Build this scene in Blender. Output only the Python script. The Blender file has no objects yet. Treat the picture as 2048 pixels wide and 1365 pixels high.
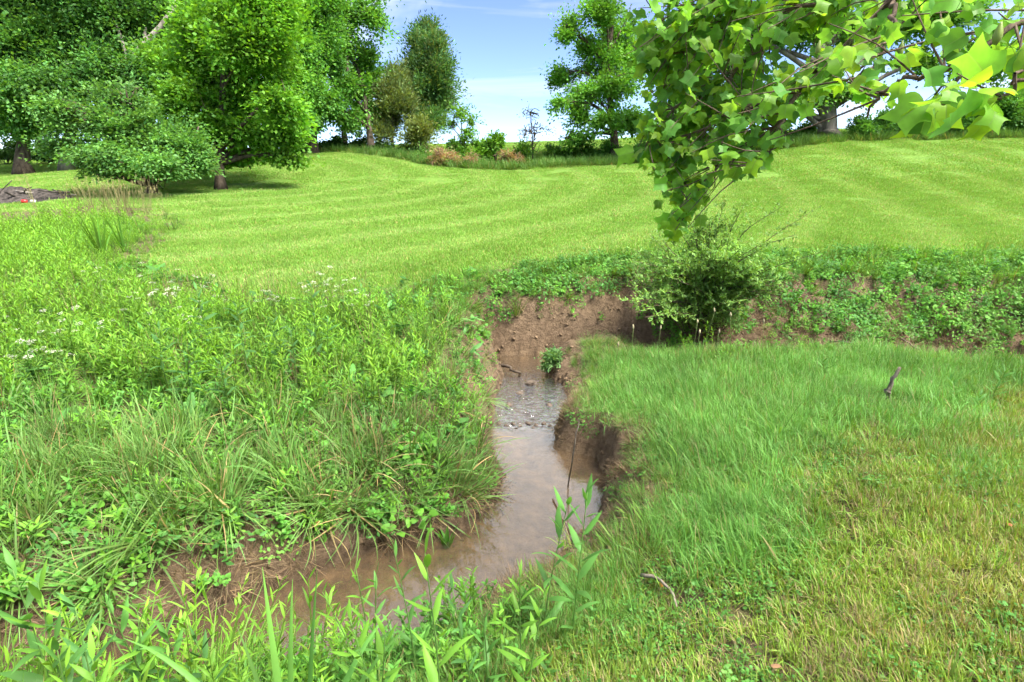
import bpy, math, random
import numpy as np
from mathutils import Vector, Matrix

random.seed(7)
RS = np.random.RandomState(11)
SC = bpy.context.scene
COL = SC.collection

# ------------------------------------------------------------------ camera, sky, sun, exposure
CAM = np.array([0.0, 0.0, 2.3])
PITCH = math.radians(16.7)
FPX = 1138.0                                   # focal length in photo pixels (20 mm on 36 mm, 2048 px)
cd = bpy.data.cameras.new('camera'); cam = bpy.data.objects.new('camera', cd); COL.objects.link(cam)
cd.sensor_width = 36.0; cd.lens = 20.0; cd.clip_start = 0.05; cd.clip_end = 3000.0
cam.location = CAM; cam.rotation_euler = (math.pi / 2 - PITCH, 0, 0)
SC.camera = cam

SUN_EL, SUN_AZ = math.radians(58), math.radians(118)     # azimuth clockwise from +Y (view direction)
W = bpy.data.worlds.new('World'); SC.world = W; W.use_nodes = True
wn = W.node_tree.nodes; wl = W.node_tree.links; wn.clear()
wo = wn.new('ShaderNodeOutputWorld'); wb = wn.new('ShaderNodeBackground'); wb.inputs['Strength'].default_value = 0.051
sky = wn.new('ShaderNodeTexSky'); sky.sky_type = 'NISHITA'; sky.sun_disc = False
sky.sun_elevation = SUN_EL; sky.sun_rotation = SUN_AZ; sky.air_density = 0.6; sky.dust_density = 0.0; sky.ozone_density = 4.0
tc = wn.new('ShaderNodeTexCoord')
mp = wn.new('ShaderNodeMapping'); mp.inputs['Scale'].default_value = (1.1, 1.1, 9.0); mp.inputs['Rotation'].default_value = (0.0, -0.12, 0.35)
ns = wn.new('ShaderNodeTexNoise'); ns.inputs['Scale'].default_value = 2.2; ns.inputs['Detail'].default_value = 7; ns.inputs['Roughness'].default_value = 0.55; ns.inputs['Distortion'].default_value = 0.6
cr = wn.new('ShaderNodeValToRGB'); cr.color_ramp.elements[0].position = 0.50; cr.color_ramp.elements[1].position = 0.78
cr.color_ramp.elements[0].color = (0, 0, 0, 1); cr.color_ramp.elements[1].color = (0.75, 0.75, 0.75, 1)
mx = wn.new('ShaderNodeMixRGB'); mx.inputs['Color2'].default_value = (3.9, 4.05, 4.3, 1)
hs = wn.new('ShaderNodeHueSaturation'); hs.inputs['Hue'].default_value = 0.51; hs.inputs['Saturation'].default_value = 1.0; hs.inputs['Value'].default_value = 1.0
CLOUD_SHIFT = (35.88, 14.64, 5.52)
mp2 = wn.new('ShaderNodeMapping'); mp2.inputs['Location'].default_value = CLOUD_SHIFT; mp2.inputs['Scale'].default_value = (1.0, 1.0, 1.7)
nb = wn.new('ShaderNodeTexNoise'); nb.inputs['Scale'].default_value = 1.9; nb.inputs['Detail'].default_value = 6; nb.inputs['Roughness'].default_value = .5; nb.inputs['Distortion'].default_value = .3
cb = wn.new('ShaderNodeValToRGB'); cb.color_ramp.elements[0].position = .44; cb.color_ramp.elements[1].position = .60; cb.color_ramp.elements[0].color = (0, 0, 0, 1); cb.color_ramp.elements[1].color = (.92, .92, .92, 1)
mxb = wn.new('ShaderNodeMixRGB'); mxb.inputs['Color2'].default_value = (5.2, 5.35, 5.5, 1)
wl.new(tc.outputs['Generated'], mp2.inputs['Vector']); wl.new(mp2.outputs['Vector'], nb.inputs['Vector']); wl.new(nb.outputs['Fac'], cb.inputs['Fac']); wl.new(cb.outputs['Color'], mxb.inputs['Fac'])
wl.new(tc.outputs['Generated'], mp.inputs['Vector']); wl.new(mp.outputs['Vector'], ns.inputs['Vector'])
wl.new(ns.outputs['Fac'], cr.inputs['Fac']); wl.new(cr.outputs['Color'], mx.inputs['Fac'])
wl.new(sky.outputs['Color'], hs.inputs['Color']); wl.new(hs.outputs['Color'], mx.inputs['Color1'])
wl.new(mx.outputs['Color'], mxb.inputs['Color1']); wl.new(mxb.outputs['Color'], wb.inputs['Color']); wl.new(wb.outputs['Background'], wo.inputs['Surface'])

sl = bpy.data.lights.new('sun', 'SUN'); so = bpy.data.objects.new('sun', sl); COL.objects.link(so)
sl.energy = 2.5; sl.angle = math.radians(30.0); sl.color = (1.0, 0.95, 0.86)
sdir = Vector((math.sin(SUN_AZ) * math.cos(SUN_EL), math.cos(SUN_AZ) * math.cos(SUN_EL), math.sin(SUN_EL)))
so.rotation_euler = sdir.to_track_quat('Z', 'Y').to_euler(); so.location = (6, -6, 20)
vs = SC.view_settings; vs.view_transform = 'Standard'; vs.look = 'None'; vs.gamma = 1.0; vs.use_curve_mapping = False
vs.exposure = 2.65
cy = SC.cycles
cy.max_bounces = 4; cy.diffuse_bounces = 2; cy.glossy_bounces = 2; cy.transmission_bounces = 3; cy.transparent_max_bounces = 4
cy.caustics_reflective = False; cy.caustics_refractive = False
cy.use_denoising = True
try: cy.denoiser = 'OPENIMAGEDENOISE'
except Exception: pass
cy.use_adaptive_sampling = True; cy.adaptive_threshold = 0.06; cy.adaptive_min_samples = 16

# ------------------------------------------------------------------ projection helpers (photo pixel -> point at a real depth)
cP, sP = math.cos(PITCH), math.sin(PITCH)
def ray(px, py):
    dx = (px - 1024.0) / FPX; dy = -(py - 682.5) / FPX
    return np.array([dx, cP + dy * sP, -sP + dy * cP])          # per unit of depth along the view axis
def at(px, py, depth): return CAM + ray(px, py) * depth
def onz(px, py, z=0.0):
    d = ray(px, py); t = (z - CAM[2]) / d[2]; return CAM + d * t
def project(p):
    q = np.asarray(p, float) - CAM
    dep = q[..., 1] * cP - q[..., 2] * sP; up = q[..., 1] * sP + q[..., 2] * cP
    return 1024 + FPX * q[..., 0] / dep, 682.5 - FPX * up / dep, dep

# ------------------------------------------------------------------ noise
def _h(ix, iy, s):
    n = (ix.astype(np.int64) * 374761393 + iy.astype(np.int64) * 668265263 + s * 1274126177) & 0x7fffffff
    n = ((n ^ (n >> 13)) * 1274126177) & 0x7fffffff
    return ((n ^ (n >> 16)) & 0xffff) / 65535.0
def vnoise(x, y, s=0):
    ix = np.floor(x); iy = np.floor(y); fx = x - ix; fy = y - iy
    fx = fx * fx * (3 - 2 * fx); fy = fy * fy * (3 - 2 * fy)
    a = _h(ix, iy, s); b = _h(ix + 1, iy, s); c = _h(ix, iy + 1, s); d = _h(ix + 1, iy + 1, s)
    return (a * (1 - fx) + b * fx) * (1 - fy) + (c * (1 - fx) + d * fx) * fy
def fbm(x, y, s=0, o=4):
    r = 0; a = 0.5
    for i in range(o):
        r = r + a * vnoise(x * 2 ** i, y * 2 ** i, s + i * 17); a *= 0.5
    return r / (1 - 0.5 ** o)
def sstep(a, b, x):
    t = np.clip((x - a) / (b - a), 0, 1); return t * t * (3 - 2 * t)

# ------------------------------------------------------------------ terrain
def W2(px, py, z=0.0): p = onz(px, py, z); return (p[0], p[1])
LEFT = [W2(985, 712), W2(992, 728), W2(1004, 748), W2(996, 790), W2(984, 835), W2(976, 880), W2(990, 915), W2(1012, 950),
        W2(1000, 990), W2(975, 1030), W2(925, 1062), W2(870, 1075), W2(760, 1098), W2(650, 1142), W2(540, 1180), W2(430, 1224),
        W2(330, 1262), W2(180, 1310), W2(20, 1350), W2(-250, 1400), W2(-700, 1450), (-12.0, 2.5)]
RIGHT = [(-12.0, 1.0), W2(-700, 1700), W2(-250, 1600), W2(100, 1480), W2(420, 1400), W2(640, 1350), W2(800, 1300), W2(930, 1235),
         W2(1040, 1160), W2(1130, 1110), W2(1185, 1060), W2(1205, 1000), W2(1212, 950), W2(1195, 915), W2(1140, 905), W2(1112, 895),
         W2(1112, 860), W2(1124, 825), W2(1136, 800), W2(1120, 768), W2(1092, 744), W2(1090, 728), W2(1130, 722),
         W2(1240, 722), (1.7, 6.30), (2.6, 6.20), (3.8, 6.05), (5.2, 5.75), (8.0, 5.2), (14.0, 4.2), (24.0, 3.0)]
FAR = [(24.0, 4.0), (14.0, 5.3), (8.0, 6.15), (6.4, 6.42), (5.0, 6.72), (3.6, 6.95), (2.4, 7.12), W2(1228, 692), W2(1150, 702), W2(1060, 710)]
CREEK = np.array(LEFT + RIGHT + FAR)
NEAR = np.array(RIGHT + [(30, -30), (-30, -30)])

def inpoly(x, y, P):
    r = np.zeros(x.shape, bool); n = len(P)
    for i in range(n):
        x0, y0 = P[i]; x1, y1 = P[(i + 1) % n]
        if y0 == y1: continue
        c = ((y0 > y) != (y1 > y)) & (x < (x1 - x0) * (y - y0) / (y1 - y0) + x0)
        r ^= c
    return r
def polydist(x, y, P, closed=True):
    d = np.full(x.shape, 1e9); n = len(P)
    for i in range(n if closed else n - 1):
        ax, ay = P[i]; bx, by = P[(i + 1) % n]
        ex, ey = bx - ax, by - ay; L = ex * ex + ey * ey + 1e-12
        t = np.clip(((x - ax) * ex + (y - ay) * ey) / L, 0, 1)
        d = np.minimum(d, (x - ax - t * ex) ** 2 + (y - ay - t * ey) ** 2)
    return np.sqrt(d)
def creek_sd(x, y):
    near = (x > -13) & (x < 26) & (y > -4) & (y < 16)
    d = np.full(x.shape, 8.0)
    if near.any():
        xx = x[near] + 0.10 * (fbm(x[near] * 2.2, y[near] * 2.2, 3) - .5) + 0.05 * (fbm(x[near] * 8, y[near] * 8, 4, 3) - .5)
        yy = y[near] + 0.10 * (fbm(x[near] * 2.2, y[near] * 2.2, 5) - .5) + 0.05 * (fbm(x[near] * 8, y[near] * 8, 6, 3) - .5)
        dd = polydist(xx, yy, CREEK); dd[inpoly(xx, yy, CREEK)] *= -1
        d[near] = dd
    return d

# bank-top / lawn level: (x, y, z)
def cp(px, py, depth): p = at(px, py, depth); return (p[0], p[1], p[2])
CTRL = [(0, 0, .66), (3, 0, .70), (6, 2, .72), (-3, 0, .58), (-8, 0, .55), (0.75, 1.9, .45), (.45, 2.55, .27), (-.1, 2.1, .30), (-.75, 1.75, .32), (1.6, 3.0, .56), (3.4, 3.2, .62), (0.75, 4.3, .36), (0.8, 5.4, .20), (0.95, 5.9, .15),
        (1.9, 5.2, .42), (3.4, 5.2, .42), (5.4, 4.6, .46), (9, 3, .75), (-.9, 4.4, .42), (-1.6, 3.4, .42), (-3.5, 3.2, .50), (-2.6, 4.6, .55),
        (-.9, 6.0, .62), (-4.5, 5.5, .66), (-8, 5, .7), (-.9, 7.6, .86), (.6, 7.75, .90), (1.6, 7.7, .92), (3.5, 8.4, 1.0), (6.5, 8.3, 1.08), (10, 7.5, 1.2), (16, 6, 1.5),
        (-3, 8, .86), (-7, 8, .85), (-12, 8, .9), (-20, 8, 1.0),
        cp(1024, 450, 12.2), cp(300, 470, 11.2), cp(1900, 450, 12.6), cp(2300, 430, 13),
        cp(1024, 395, 18), cp(443, 380, 20), cp(305, 388, 18.5), cp(20, 402, 17.5), cp(-300, 405, 17), cp(1500, 370, 19), cp(2000, 340, 20),
        cp(1000, 338, 28), cp(700, 318, 30), cp(600, 308, 32), cp(300, 330, 30), cp(0, 340, 30), cp(-500, 345, 30), cp(1300, 322, 28), cp(1660, 280, 27), cp(2000, 275, 26), cp(2600, 262, 26),
        cp(1050, 288, 62), cp(600, 300, 60), cp(0, 312, 60), cp(1600, 272, 60), cp(2400, 258, 60), cp(-800, 318, 60),
        (0, -30, .6), (30, -30, 1), (-30, -30, .5), (60, 0, 4), (-60, 0, .8), (-200, 0, 2), (200, 0, 6), (0, -200, 0), (0, 200, 3.2), (-200, 200, 2.5), (200, 200, 4), (0, 110, 4.6), (80, 110, 7), (-80, 110, 3.2)]
CT = np.array(CTRL, float)
def _tk(r2): return np.where(r2 > 1e-12, 0.5 * r2 * np.log(r2 + 1e-12), 0)
def _tps(P):
    n = len(P); d2 = ((P[:, None, :2] - P[None, :, :2]) ** 2).sum(-1)
    A = np.zeros((n + 3, n + 3)); A[:n, :n] = _tk(d2) + np.eye(n) * 0.5; A[:n, n] = 1; A[:n, n + 1:] = P[:, :2]; A[n, :n] = 1; A[n + 1:, :n] = P[:, :2].T
    b = np.zeros(n + 3); b[:n] = P[:, 2]
    return np.linalg.solve(A, b)
TW = _tps(CT)
def base_level(x, y):
    r = TW[-3] + TW[-2] * x + TW[-1] * y
    for i in range(len(CT)):
        r = r + TW[i] * _tk((x - CT[i, 0]) ** 2 + (y - CT[i, 1]) ** 2)
    far = sstep(150, 400, np.hypot(x, y))
    return r * (1 - far) + 3.0 * far
# bank slope width: (x, y, w)
_b = [(*W2(1060, 710), .26), (*W2(1150, 702), .26), (*W2(1228, 692), .35), (2.6, 7.1, .75), (3.8, 6.9, 1.0), (5, 6.7, 1.15), (8, 6.1, 1.2), (*W2(985, 712), .30), (*W2(996, 790), .40),
      (*W2(976, 880), .40), (*W2(1000, 990), .55), (*W2(925, 1062), .34), (*W2(760, 1098), .24), (*W2(540, 1180), .22), (*W2(180, 1310), .26), (-4, 2.4, .5),
      (*W2(1205, 1000), .28), (*W2(1195, 915), .12), (*W2(1112, 860), .16), (*W2(1124, 825), .22), (*W2(1136, 790), .34), (*W2(1100, 735), .35), (1.7, 6.3, .3), (3.8, 6.0, .3), (8, 5.2, .4),
      (*W2(1130, 1110), .45), (*W2(930, 1235), .5), (*W2(640, 1350), .5), (*W2(100, 1480), .5)]
BW = np.array(_b)
def bank_w(x, y):
    s = 0; t = 0
    for bx, by, w in BW:
        k = 1.0 / ((x - bx) ** 2 + (y - by) ** 2 + 0.01) ** 1.6
        s = s + k * w; t = t + k
    return s / t
BAR = np.array(onz(985, 985)[:2])
def terrain(x, y, full=False):
    x = np.asarray(x, float); y = np.asarray(y, float); sh = x.shape; x = x.ravel(); y = y.ravel()
    B = base_level(x, y); d = creek_sd(x, y)
    B = B + 0.05 * (fbm(x * .7, y * .7, 9) - .5) * sstep(0, 2, np.hypot(x, y)) + 0.03 * (fbm(x * 3, y * 3, 12, 3) - .5)
    w = bank_w(x, y)
    t = np.clip(d / w, 0, 1)
    prof = 0.86 * t ** 0.62 + 0.14 * sstep(0, 1, t)
    bar = np.exp(-((x - BAR[0]) ** 2 + (y - BAR[1]) ** 2) / .09)
    prof = prof * (1 - 0.75 * bar * (t < 1))
    z = B * np.clip(prof, 0, 1)
    face = np.clip(np.minimum(d / .03, (w * 1.25 - d) / (.25 * w)), 0, 1) * (d > 0)
    z = z + face * (0.20 * (fbm(x * 5, y * 9, 21, 4) - .5) + .11 * (fbm(x * 17, y * 17, 22, 3) - .5)) * np.clip(B / .6, .4, 1.3)
    z = np.where(d > 0, np.maximum(z, 0.004 + d * .06), z)
    bed = -np.clip(.02 + .30 * (-d), 0, .13) + .03 * (fbm(x * 4, y * 4, 31) - .5) + .012 * (fbm(x * 16, y * 16, 32) - .5)
    z = np.where(d <= 0, np.minimum(bed, -.006), z)
    if full:
        return z.reshape(sh), d.reshape(sh), w.reshape(sh), B.reshape(sh)
    return z.reshape(sh)
def hit(px, py):
    """where the view ray of a photo pixel meets the ground"""
    d = ray(px, py); t = np.concatenate([np.linspace(.8, 12, 1500), np.linspace(12.02, 90, 2500)])
    p = CAM[None] + d[None] * t[:, None]
    below = p[:, 2] < terrain(p[:, 0], p[:, 1])
    i = int(np.argmax(below)) if below.any() else len(t) - 1
    return p[i]
def ground(x, y): return float(terrain(np.array([x]), np.array([y]))[0])

# ------------------------------------------------------------------ mesh collector
class MB:
    def __init__(s): s.v = []; s.c = []; s.q = []; s.t = []; s.n = 0
    def add(s, v, c, q=None, t=None):
        v = np.asarray(v, np.float32).reshape(-1, 3)
        c = np.asarray(c, np.float32)
        if c.ndim == 1: c = np.tile(c, (len(v), 1))
        s.v.append(v); s.c.append(c[:, :3])
        if q is not None and len(q): s.q.append(np.asarray(q, np.int32).reshape(-1, 4) + s.n)
        if t is not None and len(t): s.t.append(np.asarray(t, np.int32).reshape(-1, 3) + s.n)
        s.n += len(v)
    def mesh(s, name, mats, smooth=True, extra=None):
        me = bpy.data.meshes.new(name)
        v = np.concatenate(s.v); c = np.concatenate(s.c)
        q = np.concatenate(s.q) if s.q else np.zeros((0, 4), np.int32)
        t = np.concatenate(s.t) if s.t else np.zeros((0, 3), np.int32)
        me.vertices.add(len(v)); me.vertices.foreach_set('co', v.ravel())
        me.loops.add(q.size + t.size); me.loops.foreach_set('vertex_index', np.concatenate([q.ravel(), t.ravel()]).astype(np.int32))
        me.polygons.add(len(q) + len(t))
        st = np.concatenate([np.arange(len(q)) * 4, q.size + np.arange(len(t)) * 3]).astype(np.int32)
        me.polygons.foreach_set('loop_start', st)
        me.update(calc_edges=True)
        if smooth: me.polygons.foreach_set('use_smooth', np.ones(len(me.polygons), bool))
        a = me.color_attributes.new('col', 'FLOAT_COLOR', 'POINT')
        a.data.foreach_set('color', np.concatenate([c, np.ones((len(c), 1), np.float32)], 1).ravel())
        for k, arr in (extra or {}).items():
            b = me.attributes.new(k, 'FLOAT_VECTOR', 'POINT'); b.data.foreach_set('vector', np.asarray(arr, np.float32).ravel())
        for m in (mats if isinstance(mats, (list, tuple)) else [mats]): me.materials.append(m)
        me.validate(); return me
    def build(s, name, mat, parent=None, **k):
        o = bpy.data.objects.new(name, s.mesh(name, mat, **k)); COL.objects.link(o)
        if parent is not None: o.parent = parent
        return o

def nrm(v): return v / (np.linalg.norm(v, axis=-1, keepdims=True) + 1e-9)
PROF = {'blade': lambda t: np.clip(1.05 - t ** 2.2, .04, 1) * (0.75 + .25 * np.minimum(1, t * 4)),
        'lance': lambda t: np.clip(np.sin(np.pi * np.clip(t, 0, 1) ** .75) ** .8, .06, 1),
        'oval': lambda t: np.clip(np.sin(np.pi * np.clip(t * .93 + .05, 0, 1)) ** .6, .08, 1),
        'heart': lambda t: np.clip(np.array(1.0 - t) ** .55 * (0.75 + .6 * np.minimum(t * 5, 1) * .5), .03, 1),
        'stem': lambda t: 1 - .5 * t}
def strips(mb, base, d, side, L, Wd, droop, K, prof, c0, c1, fold=0.0, wob=0.0, rs=RS):
    """N curved ribbons: grass blades and simple leaves"""
    base = np.asarray(base, float); N = len(base)
    d = nrm(np.asarray(d, float)); side = np.asarray(side, float)
    L = np.broadcast_to(np.asarray(L, float), (N,)); Wd = np.broadcast_to(np.asarray(Wd, float), (N,)); droop = np.broadcast_to(np.asarray(droop, float), (N,))
    c0 = np.broadcast_to(np.asarray(c0, float), (N, 3)); c1 = np.broadcast_to(np.asarray(c1, float), (N, 3))
    p = base.copy(); A = 3 if fold else 2
    V = np.zeros((N, K + 1, A, 3)); C = np.zeros((N, K + 1, A, 3))
    for k in range(K + 1):
        t = k / K
        w = (Wd * float(PROF[prof](t)) * .5)[:, None]
        s = nrm(side - (side * d).sum(1, keepdims=True) * d)
        n = np.cross(s, d)
        if A == 2:
            V[:, k, 0] = p - s * w; V[:, k, 1] = p + s * w
        else:
            V[:, k, 0] = p - s * w + n * w * fold; V[:, k, 1] = p; V[:, k, 2] = p + s * w + n * w * fold
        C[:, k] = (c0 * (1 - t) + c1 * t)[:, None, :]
        p = p + d * (L / K)[:, None]
        d = d + np.array([0, 0, -1.0]) * (droop / K)[:, None] * (0.4 + 1.2 * t)
        if wob: d = d + rs.normal(0, wob, (N, 3))
        d = nrm(d)
    idx = np.arange(N * (K + 1) * A).reshape(N, K + 1, A)
    q = np.stack([idx[:, :-1, :-1], idx[:, :-1, 1:], idx[:, 1:, 1:], idx[:, 1:, :-1]], -1).reshape(-1, 4)
    mb.add(V.reshape(-1, 3), C.reshape(-1, 3), q=q)
def tube(mb, P, R, c, sides=6, cap=True):
    P = np.asarray(P, float); n = len(P); R = np.broadcast_to(np.asarray(R, float), (n,))
    T = nrm(np.gradient(P, axis=0)); ref = np.array([0.13, 0.31, 0.94]) if abs(T[0, 2]) < .8 else np.array([.95, .2, .1])
    a = nrm(np.cross(T, ref)); b = np.cross(T, a)
    th = np.linspace(0, 2 * np.pi, sides, endpoint=False)
    V = P[:, None] + R[:, None, None] * (a[:, None] * np.cos(th)[None, :, None] + b[:, None] * np.sin(th)[None, :, None])
    i = np.arange(n * sides).reshape(n, sides); j = np.roll(i, -1, 1)
    q = np.stack([i[:-1], j[:-1], j[1:], i[1:]], -1).reshape(-1, 4)
    t = []
    if cap:
        for k in range(1, sides - 1): t.append((i[-1, 0], i[-1, k], i[-1, k + 1])); t.append((i[0, 0], i[0, k + 1], i[0, k]))
    cc = np.asarray(c, float); cc = np.repeat(cc, sides, 0) if cc.ndim == 2 else cc
    mb.add(V.reshape(-1, 3), cc, q=q, t=np.array(t) if t else None)
def curve(pts, n=12):
    """Catmull-Rom through points"""
    P = np.asarray(pts, float); P = np.vstack([2 * P[0] - P[1], P, 2 * P[-1] - P[-2]])
    out = []; m = len(P) - 3; per = max(2, n // m)
    for i in range(m):
        a, b, c, d = P[i:i + 4]
        for t in np.linspace(0, 1, per, endpoint=False):
            out.append(.5 * (2 * b + (c - a) * t + (2 * a - 5 * b + 4 * c - d) * t * t + (3 * b - a - 3 * c + d) * t ** 3))
    out.append(P[-2]); return np.array(out)

# ------------------------------------------------------------------ materials
def newmat(name):
    m = bpy.data.materials.new(name); m.use_nodes = True; nt = m.node_tree; nt.nodes.clear()
    return m, nt, nt.nodes.new('ShaderNodeOutputMaterial')
def mow_stripes(nt, pos):  # sheen of blades leaning with the mower, painted into the blade colour
    """paler and deeper mown bands: arcs the mower left round the tree group; returns a 0..1 factor"""
    N = nt.nodes; Lk = nt.links
    wp = N.new('ShaderNodeTexNoise'); wp.inputs['Scale'].default_value = .2; wp.inputs['Detail'].default_value = 2; Lk.new(pos, wp.inputs['Vector'])
    fl = N.new('ShaderNodeVectorMath'); fl.operation = 'MULTIPLY_ADD'; fl.inputs[1].default_value = (1, 1, 0); fl.inputs[2].default_value = (14.0, -24.0, 0); Lk.new(pos, fl.inputs[0])
    ln = N.new('ShaderNodeVectorMath'); ln.operation = 'LENGTH'; Lk.new(fl.outputs['Vector'], ln.inputs[0])
    ad = N.new('ShaderNodeMath'); ad.operation = 'MULTIPLY_ADD'; ad.inputs[1].default_value = .3; Lk.new(wp.outputs['Fac'], ad.inputs[0]); Lk.new(ln.outputs['Value'], ad.inputs[2])
    sc_ = N.new('ShaderNodeMath'); sc_.operation = 'MULTIPLY'; sc_.inputs[1].default_value = 3.0; Lk.new(ad.outputs['Value'], sc_.inputs[0])
    sn = N.new('ShaderNodeMath'); sn.operation = 'SINE'; Lk.new(sc_.outputs['Value'], sn.inputs[0])
    mr = N.new('ShaderNodeMapRange'); mr.interpolation_type = 'SMOOTHSTEP'; mr.inputs['From Min'].default_value = -.2; mr.inputs['From Max'].default_value = .95; Lk.new(sn.outputs['Value'], mr.inputs['Value'])
    n2 = N.new('ShaderNodeTexNoise'); n2.inputs['Scale'].default_value = .5; n2.inputs['Detail'].default_value = 4; Lk.new(pos, n2.inputs['Vector'])
    m2 = N.new('ShaderNodeMapRange'); m2.inputs['From Min'].default_value = .3; m2.inputs['From Max'].default_value = .6; m2.inputs['To Min'].default_value = .75; Lk.new(n2.outputs['Fac'], m2.inputs['Value'])
    mu = N.new('ShaderNodeMath'); mu.operation = 'MULTIPLY'; Lk.new(mr.outputs['Result'], mu.inputs[0]); Lk.new(m2.outputs['Result'], mu.inputs[1]); return mu.outputs['Value']
def foliage_mat(name, transl=.35, rough=.5, spec=.35, nscale=1.4, namp=.35, objamp=.25, vein=False, stripes=False):
    m, nt, out = newmat(name); N = nt.nodes; Lk = nt.links
    at_ = N.new('ShaderNodeAttribute'); at_.attribute_name = 'col'
    g = N.new('ShaderNodeNewGeometry'); no = N.new('ShaderNodeTexNoise'); no.inputs['Scale'].default_value = nscale; no.inputs['Detail'].default_value = 3
    Lk.new(g.outputs['Position'], no.inputs['Vector'])
    mr = N.new('ShaderNodeMapRange'); mr.inputs['From Min'].default_value = .3; mr.inputs['From Max'].default_value = .7
    mr.inputs['To Min'].default_value = 1 - namp; mr.inputs['To Max'].default_value = 1 + namp; Lk.new(no.outputs['Fac'], mr.inputs['Value'])
    oi = N.new('ShaderNodeObjectInfo'); mr2 = N.new('ShaderNodeMapRange'); mr2.inputs['To Min'].default_value = 1 - objamp; mr2.inputs['To Max'].default_value = 1 + objamp
    Lk.new(oi.outputs['Random'], mr2.inputs['Value'])
    mu = N.new('ShaderNodeMath'); mu.operation = 'MULTIPLY'; Lk.new(mr.outputs['Result'], mu.inputs[0]); Lk.new(mr2.outputs['Result'], mu.inputs[1])
    vm = N.new('ShaderNodeVectorMath'); vm.operation = 'SCALE'; Lk.new(at_.outputs['Color'], vm.inputs[0]); Lk.new(mu.outputs['Value'], vm.inputs['Scale'])
    col = vm.outputs['Vector']
    if stripes:
        sf = mow_stripes(nt, g.outputs['Position']); mc = N.new('ShaderNodeMixRGB'); mc.blend_type = 'MULTIPLY'; mc.inputs['Color2'].default_value = (1.30, 1.16, 1.55, 1)
        Lk.new(sf, mc.inputs['Fac']); Lk.new(col, mc.inputs['Color1']); col = mc.outputs['Color']
    if vein:
        uv = N.new('ShaderNodeAttribute'); uv.attribute_name = 'leafuv'
        sx = N.new('ShaderNodeSeparateXYZ'); Lk.new(uv.outputs['Vector'], sx.inputs['Vector'])
        ab = N.new('ShaderNodeMath'); ab.operation = 'ABSOLUTE'; Lk.new(sx.outputs['X'], ab.inputs[0])
        lt = N.new('ShaderNodeMapRange'); lt.inputs['From Min'].default_value = .012; lt.inputs['From Max'].default_value = .03; lt.inputs['To Min'].default_value = 1; lt.inputs['To Max'].default_value = 0
        Lk.new(ab.outputs['Value'], lt.inputs['Value'])
        ms = N.new('ShaderNodeMath'); ms.operation = 'MULTIPLY_ADD'; ms.inputs[1].default_value = -.75; Lk.new(ab.outputs['Value'], ms.inputs[0]); Lk.new(sx.outputs['Y'], ms.inputs[2])
        m5 = N.new('ShaderNodeMath'); m5.operation = 'MULTIPLY'; m5.inputs[1].default_value = 6.0; Lk.new(ms.outputs['Value'], m5.inputs[0])
        fr = N.new('ShaderNodeMath'); fr.operation = 'PINGPONG'; fr.inputs[1].default_value = .5; Lk.new(m5.outputs['Value'], fr.inputs[0])
        l2 = N.new('ShaderNodeMapRange'); l2.inputs['From Min'].default_value = .0; l2.inputs['From Max'].default_value = .09; l2.inputs['To Min'].default_value = .28; l2.inputs['To Max'].default_value = 0
        Lk.new(fr.outputs['Value'], l2.inputs['Value'])
        mxm = N.new('ShaderNodeMath'); mxm.operation = 'MAXIMUM'; Lk.new(lt.outputs['Result'], mxm.inputs[0]); Lk.new(l2.outputs['Result'], mxm.inputs[1])
        mxc = N.new('ShaderNodeMixRGB'); mxc.inputs['Color2'].default_value = (.22, .36, .10, 1)
        mk = N.new('ShaderNodeMath'); mk.operation = 'MULTIPLY'; mk.inputs[1].default_value = .5; Lk.new(mxm.outputs['Value'], mk.inputs[0])
        Lk.new(mk.outputs['Value'], mxc.inputs['Fac']); Lk.new(col, mxc.inputs['Color1']); col = mxc.outputs['Color']
    pb = N.new('ShaderNodeBsdfPrincipled'); pb.inputs['Roughness'].default_value = rough; pb.inputs['Specular IOR Level'].default_value = spec
    Lk.new(col, pb.inputs['Base Color'])
    if transl > 0:
        tr = N.new('ShaderNodeBsdfTranslucent'); tcx = N.new('ShaderNodeVectorMath'); tcx.operation = 'MULTIPLY'; tcx.inputs[1].default_value = (1.25, 1.15, .5)
        Lk.new(col, tcx.inputs[0]); Lk.new(tcx.outputs['Vector'], tr.inputs['Color'])
        mix = N.new('ShaderNodeMixShader'); mix.inputs['Fac'].default_value = transl
        Lk.new(pb.outputs['BSDF'], mix.inputs[1]); Lk.new(tr.outputs['BSDF'], mix.inputs[2]); Lk.new(mix.outputs['Shader'], out.inputs['Surface'])
    else: Lk.new(pb.outputs['BSDF'], out.inputs['Surface'])
    return m
M_GRASS = foliage_mat('grass_blade', .36, .5, .22, 1.3, .25, .18)
M_LAWN = foliage_mat('lawn_blade', .30, .55, .15, 1.6, .10, .02, stripes=True)
M_WEED = foliage_mat('weed_leaf', .42, .5, .22, 2.2, .22, .25)
M_TREE = foliage_mat('tree_leaf', .42, .5, .22, .55, .30, .0)
M_TULIP = foliage_mat('tulip_leaf', .58, .45, .22, 24.0, .20, .28, vein=True)
M_DRY = foliage_mat('dry_straw', .15, .7, .15, 2.0, .25, .25)
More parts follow.
